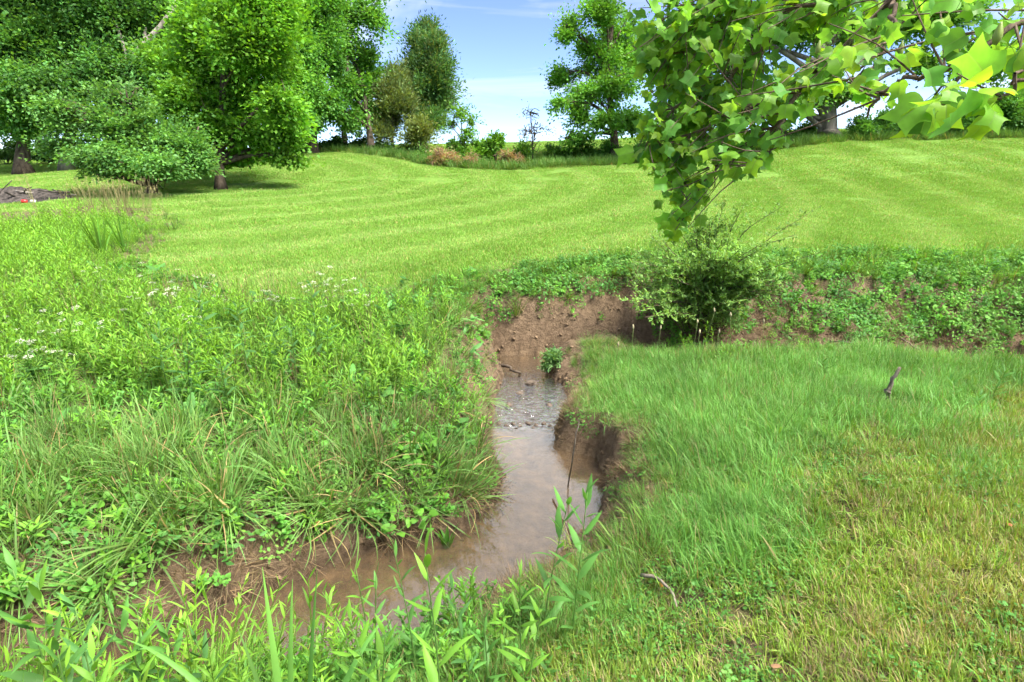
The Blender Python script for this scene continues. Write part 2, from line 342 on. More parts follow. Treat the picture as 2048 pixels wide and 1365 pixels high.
def bark_mat(name, c0, c1, scale=9.0, bump=.6):
    m, nt, out = newmat(name); N = nt.nodes; Lk = nt.links
    g = N.new('ShaderNodeNewGeometry'); mpn = N.new('ShaderNodeMapping'); mpn.inputs['Scale'].default_value = (1, 1, .22)
    no = N.new('ShaderNodeTexNoise'); no.inputs['Scale'].default_value = scale; no.inputs['Detail'].default_value = 6; no.inputs['Roughness'].default_value = .65
    Lk.new(g.outputs['Position'], mpn.inputs['Vector']); Lk.new(mpn.outputs['Vector'], no.inputs['Vector'])
    r = N.new('ShaderNodeValToRGB'); r.color_ramp.elements[0].position = .35; r.color_ramp.elements[1].position = .68
    r.color_ramp.elements[0].color = (*c0, 1); r.color_ramp.elements[1].color = (*c1, 1); Lk.new(no.outputs['Fac'], r.inputs['Fac'])
    bp = N.new('ShaderNodeBump'); bp.inputs['Strength'].default_value = bump; bp.inputs['Distance'].default_value = .03; Lk.new(no.outputs['Fac'], bp.inputs['Height'])
    pb = N.new('ShaderNodeBsdfPrincipled'); pb.inputs['Roughness'].default_value = .9; pb.inputs['Specular IOR Level'].default_value = .15
    Lk.new(r.outputs['Color'], pb.inputs['Base Color']); Lk.new(bp.outputs['Normal'], pb.inputs['Normal']); Lk.new(pb.outputs['BSDF'], out.inputs['Surface'])
    return m
M_BARK = bark_mat('bark_dark', (.035, .026, .018), (.13, .10, .075))
M_BARKG = bark_mat('bark_grey', (.13, .115, .095), (.36, .33, .28), 5.0)
M_SYC = bark_mat('bark_sycamore', (.085, .075, .06), (.23, .205, .17), 4.0)
M_TWIG = bark_mat('twig_bark', (.07, .05, .035), (.19, .14, .10), 30.0, .3)
M_STICK = bark_mat('weathered_stick', (.10, .08, .06), (.26, .22, .175), 40.0, .3)
M_STONE = bark_mat('wet_stone', (.05, .038, .028), (.16, .125, .095), 22.0, .5)
M_CHAR = bark_mat('charred_debris', (.012, .011, .010), (.10, .085, .075), 14.0, .8)
def plain(name, c, rough=.6):
    m, nt, out = newmat(name); pb = nt.nodes.new('ShaderNodeBsdfPrincipled'); pb.inputs['Roughness'].default_value = rough
    no = nt.nodes.new('ShaderNodeTexNoise'); no.inputs['Scale'].default_value = 60; hv = nt.nodes.new('ShaderNodeMixRGB'); hv.blend_type = 'MULTIPLY'; hv.inputs['Fac'].default_value = .35
    hv.inputs['Color1'].default_value = (*c, 1); nt.links.new(no.outputs['Color'], hv.inputs['Color2']); nt.links.new(hv.outputs['Color'], pb.inputs['Base Color'])
    nt.links.new(pb.outputs['BSDF'], out.inputs['Surface']); return m
M_RED = plain('red_plastic', (.55, .03, .025), .35)
M_PALE = plain('pale_scrap', (.6, .58, .54), .5)

# ground: zone colours come from the vertex attribute "zone" (x bare soil, y mown lawn, z wet / creek bed)
def ground_mat():
    m, nt, out = newmat('ground_surface'); N = nt.nodes; Lk = nt.links
    za = N.new('ShaderNodeAttribute'); za.attribute_name = 'zone'; zs = N.new('ShaderNodeSeparateXYZ'); Lk.new(za.outputs['Vector'], zs.inputs['Vector'])
    g = N.new('ShaderNodeNewGeometry')
    def noise(s, d=5, r=.6):
        n = N.new('ShaderNodeTexNoise'); n.inputs['Scale'].default_value = s; n.inputs['Detail'].default_value = d; n.inputs['Roughness'].default_value = r
        Lk.new(g.outputs['Position'], n.inputs['Vector']); return n.outputs['Fac']
    def ramp(f, p0, c0, p1, c1):
        r = N.new('ShaderNodeValToRGB'); r.color_ramp.elements[0].position = p0; r.color_ramp.elements[1].position = p1
        r.color_ramp.elements[0].color = (*c0, 1); r.color_ramp.elements[1].color = (*c1, 1); Lk.new(f, r.inputs['Fac']); return r.outputs['Color']
    def mixc(f, a, b):
        x = N.new('ShaderNodeMixRGB'); Lk.new(f, x.inputs['Fac']); Lk.new(a, x.inputs['Color1']); Lk.new(b, x.inputs['Color2']); return x.outputs['Color']
    thatch = ramp(noise(9, 6), .35, (.075, .055, .03), .7, (.16, .15, .06))
    lawn = ramp(noise(2.2, 6, .7), .3, (.085, .17, .022), .72, (.15, .26, .04))
    soil = ramp(noise(13, 9, .78), .34, (.092, .062, .037), .72, (.26, .18, .112))
    bed = ramp(noise(9, 8, .65), .32, (.085, .058, .034), .70, (.235, .165, .098))
    c = mixc(zs.outputs['Y'], thatch, lawn); c = mixc(zs.outputs['X'], c, soil); c = mixc(zs.outputs['Z'], c, bed)
    dm = N.new('ShaderNodeAttribute'); dm.attribute_name = 'col'; dk = N.new('ShaderNodeMixRGB'); dk.blend_type = 'MULTIPLY'; dk.inputs['Color2'].default_value = (.42, .40, .38, 1); Lk.new(dm.outputs['Fac'], dk.inputs['Fac']); Lk.new(c, dk.inputs['Color1']); c = dk.outputs['Color']
    bp = N.new('ShaderNodeBump'); bp.inputs['Strength'].default_value = 1.0; bp.inputs['Distance'].default_value = .05; Lk.new(noise(24, 10, .75), bp.inputs['Height'])
    pb = N.new('ShaderNodeBsdfPrincipled'); pb.inputs['Roughness'].default_value = .9; pb.inputs['Specular IOR Level'].default_value = .2
    Lk.new(c, pb.inputs['Base Color']); Lk.new(bp.outputs['Normal'], pb.inputs['Normal']); Lk.new(pb.outputs['BSDF'], out.inputs['Surface'])
    return m
M_GROUND = ground_mat()

def water_mat():
    m, nt, out = newmat('creek_water'); N = nt.nodes; Lk = nt.links
    ra = N.new('ShaderNodeAttribute'); ra.attribute_name = 'col'; rs_ = N.new('ShaderNodeSeparateColor'); Lk.new(ra.outputs['Color'], rs_.inputs['Color'])
    g = N.new('ShaderNodeNewGeometry')
    mpn = N.new('ShaderNodeMapping'); mpn.inputs['Scale'].default_value = (9, 17, 10); mpn.inputs['Rotation'].default_value = (0, 0, .25); Lk.new(g.outputs['Position'], mpn.inputs['Vector'])
    n1 = N.new('ShaderNodeTexNoise'); n1.inputs['Scale'].default_value = 1.0; n1.inputs['Detail'].default_value = 2; n1.inputs['Distortion'].default_value = 2.2; Lk.new(mpn.outputs['Vector'], n1.inputs['Vector'])
    n2 = N.new('ShaderNodeTexNoise'); n2.inputs['Scale'].default_value = 7; n2.inputs['Detail'].default_value = 2; Lk.new(g.outputs['Position'], n2.inputs['Vector'])
    h1 = N.new('ShaderNodeMath'); h1.operation = 'MULTIPLY'; Lk.new(n1.outputs['Fac'], h1.inputs[0]); Lk.new(rs_.outputs['Red'], h1.inputs[1])
    h2 = N.new('ShaderNodeMath'); h2.operation = 'MULTIPLY_ADD'; h2.inputs[1].default_value = .16; Lk.new(n2.outputs['Fac'], h2.inputs[0]); Lk.new(h1.outputs['Value'], h2.inputs[2])
    bp = N.new('ShaderNodeBump'); bp.inputs['Strength'].default_value = 1.0; bp.inputs['Distance'].default_value = .02; Lk.new(h2.outputs['Value'], bp.inputs['Height'])
    fr = N.new('ShaderNodeFresnel'); fr.inputs['IOR'].default_value = 1.33; Lk.new(bp.outputs['Normal'], fr.inputs['Normal'])
    gl = N.new('ShaderNodeBsdfGlossy'); gl.inputs['Roughness'].default_value = .03; Lk.new(bp.outputs['Normal'], gl.inputs['Normal'])
    tr = N.new('ShaderNodeBsdfTransparent'); tr.inputs['Color'].default_value = (.93, .86, .74, 1)
    di = N.new('ShaderNodeBsdfDiffuse'); di.inputs['Color'].default_value = (.32, .27, .21, 1)
    m1 = N.new('ShaderNodeMixShader'); m1.inputs['Fac'].default_value = .07; Lk.new(tr.outputs['BSDF'], m1.inputs[1]); Lk.new(di.outputs['BSDF'], m1.inputs[2])
    rm = N.new('ShaderNodeMath'); rm.operation = 'MULTIPLY_ADD'; rm.inputs[1].default_value = 7.0; rm.inputs[2].default_value = 3.8; Lk.new(rs_.outputs['Red'], rm.inputs[0])
    fx = N.new('ShaderNodeMath'); fx.operation = 'MULTIPLY'; fx.use_clamp = True; Lk.new(rm.outputs['Value'], fx.inputs[1]); Lk.new(fr.outputs['Fac'], fx.inputs[0])
    m2 = N.new('ShaderNodeMixShader'); Lk.new(fx.outputs['Value'], m2.inputs['Fac']); Lk.new(m1.outputs['Shader'], m2.inputs[1]); Lk.new(gl.outputs['BSDF'], m2.inputs[2])
    Lk.new(m2.outputs['Shader'], out.inputs['Surface']); return m
M_WATER = water_mat()

# ------------------------------------------------------------------ tagging
def tag(o, label=None, cat=None, group=None, kind=None):
    if label: o['label'] = label
    if cat: o['category'] = cat
    if group: o['group'] = group
    if kind: o['kind'] = kind
    return o
def empty(name, loc):
    o = bpy.data.objects.new(name, None); COL.objects.link(o); o.location = tuple(float(a) for a in loc); o.empty_display_size = .1; return o

# ------------------------------------------------------------------ the ground sheet
LAWN_PX = [(60, 425), (200, 408), (300, 418), (372, 448), (335, 480), (300, 515), (330, 548), (440, 585), (560, 598), (680, 592), (780, 575), (880, 562), (960, 545),
           (1060, 532), (1180, 520), (1300, 512), (1500, 506), (1700, 510), (2048, 512), (2400, 505)]
_l = [hit(*p)[:2] for p in LAWN_PX]
LAWN = np.array([(-30, _l[0][1] + .2), (-14, _l[0][1] + .3)] + [tuple(p) for p in _l] + [(16, 8.0), (40, 7), (70, 60), (-70, 60)])
def is_lawn(x, y): return inpoly(x, y, LAWN)

def axis(lo, f0, f1, hi, s, g):
    a = list(np.arange(f0, f1, s)); st = s; v = f1
    while v < hi: a.append(v); st *= g; v += st
    a.append(hi); st = s * g; v = f0 - s; b = []
    while v > lo: b.append(v); st *= g; v -= st
    b.append(lo); return np.array(b[::-1] + a)
gx = axis(-900, -3.4, 5.4, 900, .036, 1.07); gy = axis(-400, 1.2, 8.9, 1500, .036, 1.06)
X, Y = np.meshgrid(gx, gy)
Z, D, BWd, BB = terrain(X, Y, True)
soil = np.clip(sstep(1.35, .75, D / BWd), 0, 1) * (D > -0.05) * np.clip((BB - Z) / .05 + .3, 0, 1)
bare = [onz(*p) for p in ()]
lawnm = is_lawn(X.ravel(), Y.ravel()).reshape(X.shape).astype(float); lawnm[Y > 9.5] = np.maximum(lawnm[Y > 9.5], (Y[Y > 9.5] > 20))
wet = np.clip(sstep(.006, -.006, Z), 0, 1) * (D < .5)
zone = np.stack([soil, lawnm, wet], -1).reshape(-1, 3)
ny, nx = X.shape; I = np.arange(nx * ny).reshape(ny, nx)
damp = (sstep(.10, .015, Z) * sstep(-.03, .0, Z) * (D < .4) + 0).reshape(-1, 1)
mb = MB(); mb.add(np.stack([X, Y, Z], -1).reshape(-1, 3), np.repeat(damp, 3, 1), q=np.stack([I[:-1, :-1], I[:-1, 1:], I[1:, 1:], I[1:, :-1]], -1).reshape(-1, 4))
tag(mb.build('ground', M_GROUND, extra={'zone': zone}), kind='structure')

# creek water: one level sheet inside the channel, ripple strength per vertex
wx = np.arange(-6.5, 9.5, .05); wy = np.arange(.6, 7.9, .05); WX, WY = np.meshgrid(wx, wy); sdw = creek_sd(WX.ravel(), WY.ravel()).reshape(WX.shape)
inside = sdw < .10
riff = np.exp(-((WX - .12) ** 2) / .6) * sstep(4.72, 4.95, WY) * sstep(6.9, 6.2, WY) * .8 + .03
riff = np.maximum(riff, .10 * (WX < -1.2))
I = np.arange(WX.size).reshape(WX.shape)
ok = inside[:-1, :-1] & inside[1:, :-1] & inside[:-1, 1:] & inside[1:, 1:]
q = np.stack([I[:-1, :-1], I[:-1, 1:], I[1:, 1:], I[1:, :-1]], -1)[ok]
used = np.unique(q); rem = np.full(WX.size, -1); rem[used] = np.arange(len(used))
mb = MB(); mb.add(np.stack([WX, WY, np.zeros_like(WX)], -1).reshape(-1, 3)[used], np.repeat(riff.reshape(-1, 1), 3, 1)[used], q=rem[q])
tag(mb.build('creek_water', M_WATER), kind='structure')

# ------------------------------------------------------------------ scatter of uncountable ground plants
def scatter(name, protos, pts, rot, scl, label, cat):
    """one stuff object: points that carry small plant clumps"""
    n = len(pts)
    me = bpy.data.meshes.new(name); me.vertices.add(n); me.vertices.foreach_set('co', np.asarray(pts, np.float32).ravel())
    a = me.attributes.new('rot', 'FLOAT_VECTOR', 'POINT'); a.data.foreach_set('vector', np.asarray(rot, np.float32).ravel())
    a = me.attributes.new('scl', 'FLOAT_VECTOR', 'POINT'); a.data.foreach_set('vector', np.asarray(scl, np.float32).ravel())
    a = me.attributes.new('idx', 'INT', 'POINT'); a.data.foreach_set('value', RS.randint(0, len(protos), n).astype(np.int32))
    o = bpy.data.objects.new(name, me); COL.objects.link(o)
    ng = bpy.data.node_groups.new(name + '_nodes', 'GeometryNodeTree')
    ng.interface.new_socket('Geometry', in_out='INPUT', socket_type='NodeSocketGeometry'); ng.interface.new_socket('Geometry', in_out='OUTPUT', socket_type='NodeSocketGeometry')
    gi = ng.nodes.new('NodeGroupInput'); go = ng.nodes.new('NodeGroupOutput'); jn = ng.nodes.new('GeometryNodeJoinGeometry')
    for p in protos:
        po = bpy.data.objects.new(p.name, p)
        ob = ng.nodes.new('GeometryNodeObjectInfo'); ob.inputs['Object'].default_value = po; ob.inputs['As Instance'].default_value = False
        g2 = ng.nodes.new('GeometryNodeGeometryToInstance'); ng.links.new(ob.outputs['Geometry'], g2.inputs[0]); ng.links.new(g2.outputs[0], jn.inputs[0])
    ip = ng.nodes.new('GeometryNodeInstanceOnPoints'); ip.inputs['Pick Instance'].default_value = True
    def named(k, t):
        q = ng.nodes.new('GeometryNodeInputNamedAttribute'); q.data_type = t; q.inputs['Name'].default_value = k; return q.outputs['Attribute']
    e2 = ng.nodes.new('FunctionNodeEulerToRotation'); ng.links.new(named('rot', 'FLOAT_VECTOR'), e2.inputs[0])
    ng.links.new(gi.outputs[0], ip.inputs['Points']); ng.links.new(jn.outputs[0], ip.inputs['Instance']); ng.links.new(named('idx', 'INT'), ip.inputs['Instance Index'])
    ng.links.new(e2.outputs[0], ip.inputs['Rotation']); ng.links.new(named('scl', 'FLOAT_VECTOR'), ip.inputs['Scale']); ng.links.new(ip.outputs[0], go.inputs[0])
    md = o.modifiers.new('scatter', 'NODES'); md.node_group = ng
    return tag(o, label, cat, kind='stuff')
def place(x, y, tilt=.12, smin=.8, smax=1.25, zoff=-.01, slope=.5):
    z = terrain(x, y); e = .06
    zx = (terrain(x + e, y) - terrain(x - e, y)) / (2 * e); zy = (terrain(x, y + e) - terrain(x, y - e)) / (2 * e)
    n = len(x); sl = np.clip(np.hypot(zx, zy), 0, 1.6) / (np.hypot(zx, zy) + 1e-6)
    rx = np.arctan(zy * sl * slope) + RS.normal(0, tilt, n); ry = -np.arctan(zx * sl * slope) + RS.normal(0, tilt, n)
    # spin about own axis first, then lean with the slope
    spin = RS.uniform(0, 2 * np.pi, n); out = np.zeros((n, 3))
    cx, sx, cyy, sy, cz, sz = np.cos(rx), np.sin(rx), np.cos(ry), np.sin(ry), np.cos(spin), np.sin(spin)
    # R = Rx * Ry * Rz -> XYZ euler (Blender: Rz*Ry*Rx)
    r00 = cyy * cz; r10 = cx * sz + sx * sy * cz; r20 = sx * sz - cx * sy * cz; r21 = sx * cz + cx * sy * sz; r22 = cx * cyy
    out[:, 0] = np.arctan2(r21, r22); out[:, 1] = -np.arcsin(np.clip(r20, -1, 1)); out[:, 2] = np.arctan2(r10, r00)
    s = RS.uniform(smin, smax, n)
    return np.stack([x, y, z + zoff], -1), out, np.stack([s, s, s * RS.uniform(.85, 1.15, n)], -1)
def cand(x0, x1, y0, y1, dens, fn, dmin=None):
    n = int((x1 - x0) * (y1 - y0) * dens); x = RS.uniform(x0, x1, n); y = RS.uniform(y0, y1, n)
    d = creek_sd(x, y); w = bank_w(x, y); nearland = inpoly(x, y, NEAR); pr = fn(x, y, d, w, nearland)
    k = RS.uniform(0, 1, n) < pr; return x[k], y[k]
def inview(x, y, m=160, z=.6):
    px, py, dp = project(np.stack([x, y, np.full_like(x, z)], -1)); return (dp > .3) & (px > -m) & (px < 2048 + m) & (py < 1365 + 2.5 * m)

def jit(c, n, a=.18, hue=.12):
    """n colours around c"""
    c = np.asarray(c, float); v = 1 + RS.uniform(-a, a, (n, 1)); h = RS.uniform(-hue, hue, (n, 1))
    return np.clip(c[None] * v * np.concatenate([1 + h, np.ones((n, 1)), 1 - h * .5], 1), 0, 1)
def tuft(name, n, rad, h, w, bend, col, dry=.1, K=4, mat=None, spread=.5, prof='blade', curl=.8, dryc=(.40, .31, .15)):
    mb = MB(); a = RS.uniform(0, 2 * np.pi, n); r = rad * np.sqrt(RS.uniform(0, 1, n))
    base = np.stack([r * np.cos(a), r * np.sin(a), np.zeros(n)], -1)
    out = a + RS.normal(0, .7, n); tl = np.abs(RS.normal(0, spread, n)) + .05
    d = np.stack([np.cos(out) * np.sin(tl), np.sin(out) * np.sin(tl), np.cos(tl)], -1)
    side = np.stack([-np.sin(out), np.cos(out), np.zeros(n)], -1); ps = RS.normal(0, .5, n)[:, None]
    side = nrm(side + d[:, [1, 2, 0]] * ps * .6)
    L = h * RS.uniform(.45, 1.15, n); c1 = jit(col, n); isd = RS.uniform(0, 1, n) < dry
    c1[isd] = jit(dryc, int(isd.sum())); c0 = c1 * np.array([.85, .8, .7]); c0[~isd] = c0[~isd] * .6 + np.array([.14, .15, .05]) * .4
    strips(mb, base, d, side, L, w * RS.uniform(.6, 1.2, n), bend * RS.uniform(.3, 1.6, n) * curl, K, prof, c0, c1, wob=.03)
    return mb.mesh(name, mat or M_GRASS)

# lawn: mown turf laid in square-metre mats over the slope
def lawn_mat(name, n, size, h, w, col, K=2):
    mb = MB(); base = np.concatenate([RS.uniform(-size / 2, size / 2, (n, 2)), np.zeros((n, 1))], 1)
    out = RS.uniform(0, 2 * np.pi, n); tl = np.abs(RS.normal(.25, .35, n))
    d = np.stack([np.cos(out) * np.sin(tl), np.sin(out) * np.sin(tl), np.cos(tl)], -1); side = np.stack([-np.sin(out), np.cos(out), np.zeros(n)], -1)
    c1 = jit(col, n, .22, .15); isd = RS.uniform(0, 1, n) < .09; c1[isd] = jit((.45, .40, .17), int(isd.sum()))
    strips(mb, base, d, side, h * RS.uniform(.4, 1.2, n), w * RS.uniform(.7, 1.3, n), RS.uniform(.3, 1.4, n), K, 'blade', c1 * np.array([.9, .8, .7]), c1)
    return mb.mesh(name, M_LAWN)
C_LAWN = (.20, .39, .065)
def lawn_scatter(name, y0, y1, step, protos, label):
    xs = np.arange(-34, 34, step); ys = np.arange(y0, y1, step); gx_, gy_ = np.meshgrid(xs, ys); x = gx_.ravel() + RS.uniform(-.2, .2, gx_.size) * step; y = gy_.ravel() + RS.uniform(-.2, .2, gx_.size) * step
    k = is_lawn(x, y) & inview(x, y, 100, 1.5); x = x[k]; y = y[k]
    p, r, s = place(x, y, .0, .95, 1.1, -.006, 1.0); s[:, 2] = RS.uniform(.75, 1.25, len(x)); scatter(name, protos, p, r, s, label, 'grass')
near_l = [lawn_mat('turf_near', 1100, .5, .05, .0065, C_LAWN, 3) for _ in range(5)]
mid_l = [lawn_mat('turf_mid', 2600, 1.15, .05, .010, C_LAWN) for _ in range(4)]
far_l = [lawn_mat('turf_far', 3600, 2.3, .05, .018, C_LAWN) for _ in range(4)]
lawn_scatter('lawn_grass', 6.6, 12.0, .34, near_l, 'short mown lawn grass just behind the creek bank')
lawn_scatter('lawn_grass', 11.8, 20.0, .74, mid_l, 'mown lawn grass across the middle of the slope')
lawn_scatter('lawn_grass', 19.5, 46.0, 1.45, far_l, 'mown lawn grass on the upper slope below the trees')

# --- grass on the near bank
def dry_zone(x, y):   # lower right, drier trampled turf
    return sstep(-.35, .55, 1.85 + .70 * x - y + 1.3 * (fbm(x * 1.3, y * 1.3, 41) - .5))
GREENB = (.15, .34, .07); GREENY = (.21, .345, .05)
fine = [tuft('fine_tuft', 46, .05, .21, .0042, 1.5, GREENB, .04, 5, spread=.6) for _ in range(6)]
short = [tuft('short_tuft', 42, .06, .095, .0048, 1.3, GREENY, .30, 4, spread=.75) for _ in range(6)]
M_MAT = foliage_mat('turf_blade', .32, .5, .25, 1.6, .22, .05)
def turf(name, n, rad, h, w, bend, col, dry, K, spread, gaus=True):
    mb = MB(); base = np.concatenate([np.clip(RS.normal(0, rad * .5, (n, 2)), -rad * 1.2, rad * 1.2), np.zeros((n, 1))], 1)
    nc = max(6, n // 40); cc = RS.normal(0, rad * .55, (nc, 2)); ci = RS.randint(0, nc, n); k = RS.uniform(0, 1, n) < .75
    base[k, :2] = cc[ci[k]] + RS.normal(0, .022, (int(k.sum()), 2))
    out = RS.uniform(0, 2 * np.pi, n); ca = RS.uniform(0, 6.28, nc)[ci]; out = np.where(RS.uniform(0, 1, n) < .5, ca + RS.normal(0, .8, n), out); tl = np.abs(RS.normal(0, spread, n)) + .05
    d = np.stack([np.cos(out) * np.sin(tl), np.sin(out) * np.sin(tl), np.cos(tl)], -1)
    side = nrm(np.stack([-np.sin(out), np.cos(out), np.zeros(n)], -1) + d[:, [1, 2, 0]] * RS.normal(0, .4, n)[:, None])
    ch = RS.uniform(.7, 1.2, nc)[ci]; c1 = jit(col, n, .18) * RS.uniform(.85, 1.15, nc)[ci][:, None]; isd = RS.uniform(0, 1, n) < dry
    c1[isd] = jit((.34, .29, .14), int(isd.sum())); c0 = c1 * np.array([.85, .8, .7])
    strips(mb, base, d, side, h * ch * RS.uniform(.4, 1.15, n), w * RS.uniform(.6, 1.2, n), bend * RS.uniform(.3, 1.6, n) * .8, K, 'blade', c0, c1, wob=.03)
    return mb.mesh(name, M_MAT)
m_fine = [turf('fine_mat', 2600, .34, .17, .0042, 2.3, GREENB, .05, 4, .9) for _ in range(5)]
m_short = [turf('short_mat', 2600, .34, .075, .0048, 1.5, GREENY, .24, 3, .95) for _ in range(5)]
m_dry = [turf('dry_mat', 900, .22, .08, .0045, 1.4, (.27, .34, .07), .32, 3, .95) for _ in range(4)]
x, y = cand(-3, 6.5, .3, 6.4, 13, lambda x, y, d, w, n: n * (d > w + .22) * (1 - .96 * dry_zone(x, y)) * inview(x, y))
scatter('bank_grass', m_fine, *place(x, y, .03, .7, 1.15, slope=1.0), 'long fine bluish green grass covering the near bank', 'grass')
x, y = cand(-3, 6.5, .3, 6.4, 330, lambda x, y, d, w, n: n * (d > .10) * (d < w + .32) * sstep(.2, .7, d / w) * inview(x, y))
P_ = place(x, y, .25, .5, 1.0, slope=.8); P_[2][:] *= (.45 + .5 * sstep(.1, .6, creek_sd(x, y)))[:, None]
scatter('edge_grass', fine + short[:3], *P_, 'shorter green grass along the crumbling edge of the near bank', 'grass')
x, y = cand(-2, 6.5, .3, 6.2, 15, lambda x, y, d, w, n: n * (d > w + .2) * (.15 + .85 * dry_zone(x, y)) * inview(x, y))
scatter('short_turf', m_short, *place(x, y, .03, .75, 1.2, slope=1.0), 'short yellow green turf on the near bank beside the long grass', 'grass')
x, y = cand(-1, 6.5, .3, 6, 14, lambda x, y, d, w, n: n * (d > w + .2) * dry_zone(x, y) * sstep(.38, .6, fbm(x * 2, y * 2, 43)) * inview(x, y))
scatter('dry_turf', m_dry, *place(x, y, .05, .7, 1.2, slope=1.0), 'straw coloured dry grass patches in the near turf', 'dry grass')

# --- broad patches: clover and creeping leaves
def cover(name, n, rad, size, h, col, prof='oval', stemh=True, mat=None, asp=.8):
    mb = MB(); a = RS.uniform(0, 2 * np.pi, n); r = rad * np.sqrt(RS.uniform(0, 1, n)); hh = h * RS.uniform(.3, 1.1, n)
    base = np.stack([r * np.cos(a), r * np.sin(a), hh], -1); out = RS.uniform(0, 2 * np.pi, n); el = RS.normal(.15, .3, n)
    d = np.stack([np.cos(out) * np.cos(el), np.sin(out) * np.cos(el), np.sin(el)], -1); side = np.stack([-np.sin(out), np.cos(out), RS.normal(0, .25, n)], -1)
    L = size * RS.uniform(.55, 1.2, n); c1 = jit(col, n, .25)
    strips(mb, base, d, side, L, L * asp, .5, 4, prof, c1 * .92, c1, fold=.25)
    # petioles
    b0 = base.copy(); b0[:, 2] = -.01; b0[:, :2] *= .8
    strips(mb, b0, base - b0 + 1e-4, side, np.linalg.norm(base - b0, axis=1), .002, 0, 1, 'stem', c1 * .8, c1 * .9)
    return mb.mesh(name, mat or M_WEED)
clover = [cover('clover_patch', 46, .10, .0145, .05, (.10, .25, .045), asp=.95) for _ in range(4)]
creeper = [cover('creeper_patch', 34, .14, .050, .12, (.115, .30, .035), 'heart', asp=.95) for _ in range(3)] + [cover('creeper_patch', 60, .15, .030, .10, (.14, .32, .05), 'oval', asp=.6) for _ in range(3)] + [cover('creeper_patch', 40, .14, .042, .15, (.09, .25, .05), 'lance', asp=.45) for _ in range(2)]
x, y = cand(-1, 6.5, .3, 6, 105, lambda x, y, d, w, n: n * (d > .05) * (.25 + .75 * dry_zone(x, y)) * sstep(.38, .6, fbm(x * 1.7, y * 1.7, 51)) * inview(x, y))
scatter('clover', clover, *place(x, y, .15), 'small round clover leaves in the near turf', 'clover')

# --- leafy weeds: stems with narrow leaves
def weed(name, h, nl, ll, lw, col, nst=3, lean=.25, droop=.9, prof='lance', leaf_el=.5, top=None, mat=None):
    mb = MB()
    for s in range(nst):
        H = h * RS.uniform(.6, 1.1); a = RS.uniform(0, 6.28); le = abs(RS.normal(0, lean))
        b = np.array([RS.normal(0, .03), RS.normal(0, .03), -.01]); tip = b + np.array([math.cos(a) * math.sin(le), math.sin(a) * math.sin(le), math.cos(le)]) * H
        P = curve([b, (b + tip) / 2 + RS.normal(0, .012, 3), tip], 6); cs = np.array(col) * .85
        tube(mb, P, np.linspace(.0032, .0014, len(P)), cs, 4, False)
        n = nl; t = np.linspace(.12, 1, n) ** .85; pos = np.stack([np.interp(t, np.linspace(0, 1, len(P)), P[:, k]) for k in range(3)], -1)
        az = np.arange(n) * 2.4 + RS.uniform(0, 6.28); el = leaf_el + .7 * (t - .4) + RS.normal(0, .15, n)
        d = np.stack([np.cos(az) * np.cos(el), np.sin(az) * np.cos(el), np.sin(el)], -1); side = np.stack([-np.sin(az), np.cos(az), RS.normal(0, .2, n)], -1)
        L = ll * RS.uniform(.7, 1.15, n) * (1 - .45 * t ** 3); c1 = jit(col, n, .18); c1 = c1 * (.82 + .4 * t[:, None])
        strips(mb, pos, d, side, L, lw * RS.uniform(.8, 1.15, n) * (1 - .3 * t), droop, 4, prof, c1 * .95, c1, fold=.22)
        if top is not None:
            m = 26; aa = RS.uniform(0, 6.28, m); rr = .021 * np.sqrt(RS.uniform(0, 1, m)); bb = tip + np.stack([rr * np.cos(aa), rr * np.sin(aa), .02 - rr * .25 + RS.normal(0, .003, m)], -1)
            dd = np.stack([np.cos(aa), np.sin(aa), np.zeros(m)], -1); strips(mb, bb, dd, np.stack([-np.sin(aa), np.cos(aa), np.zeros(m)], -1),   .007, .007, .1, 2, 'oval', jit(top, m, .08, .03), jit(top, m, .08, .03))
            strips(mb, np.repeat(tip[None], 9, 0), bb[:9] - tip, RS.normal(0, 1, (9, 3)), np.linalg.norm(bb[:9] - tip, axis=1), .0015, 0, 1, 'stem', cs, cs)
    return mb.mesh(name, mat or M_WEED)
C_WEED = (.14, .31, .035); C_WEED2 = (.105, .27, .045)
lowweed = [weed('leafy_weed', .20, 10, .05, .028, (.12, .31, .05), 4, .35, prof='oval') for _ in range(3)] + [weed('leafy_weed', .26, 11, .075, .017, C_WEED, 3) for _ in range(6)] + [weed('leafy_weed', .22, 9, .06, .020, C_WEED2, 4, .4) for _ in range(4)]
tallweed = [weed('leafy_weed', .42, 16, .085, .014, (.17, .345, .035), 3, .18) for _ in range(5)]
aster = [weed('white_aster', .40, 12, .055, .010, (.14, .26, .05), 4, .28, top=(.58, .57, .50)) for _ in range(4)]
sedge = [tuft('sedge_clump', 52, .05, .40, .0085, 2.3, (.14, .29, .065), .10, 7, spread=.75) for _ in range(6)]
upgrass = [tuft('upright_clump', 36, .05, .34, .0075, .9, (.13, .28, .035), .04, 6, spread=.32) for _ in range(5)]
coarse = [tuft('coarse_clump', 9, .05, .17, .0085, 1.6, (.17, .35, .06), .12, 5, spread=.8) for _ in range(5)]
thatch = [tuft('thatch_clump', 60, .10, .20, .0030, 1.6, (.17, .115, .07), .6, 4, mat=M_DRY, spread=1.2, dryc=(.25, .185, .115)) for _ in range(5)]

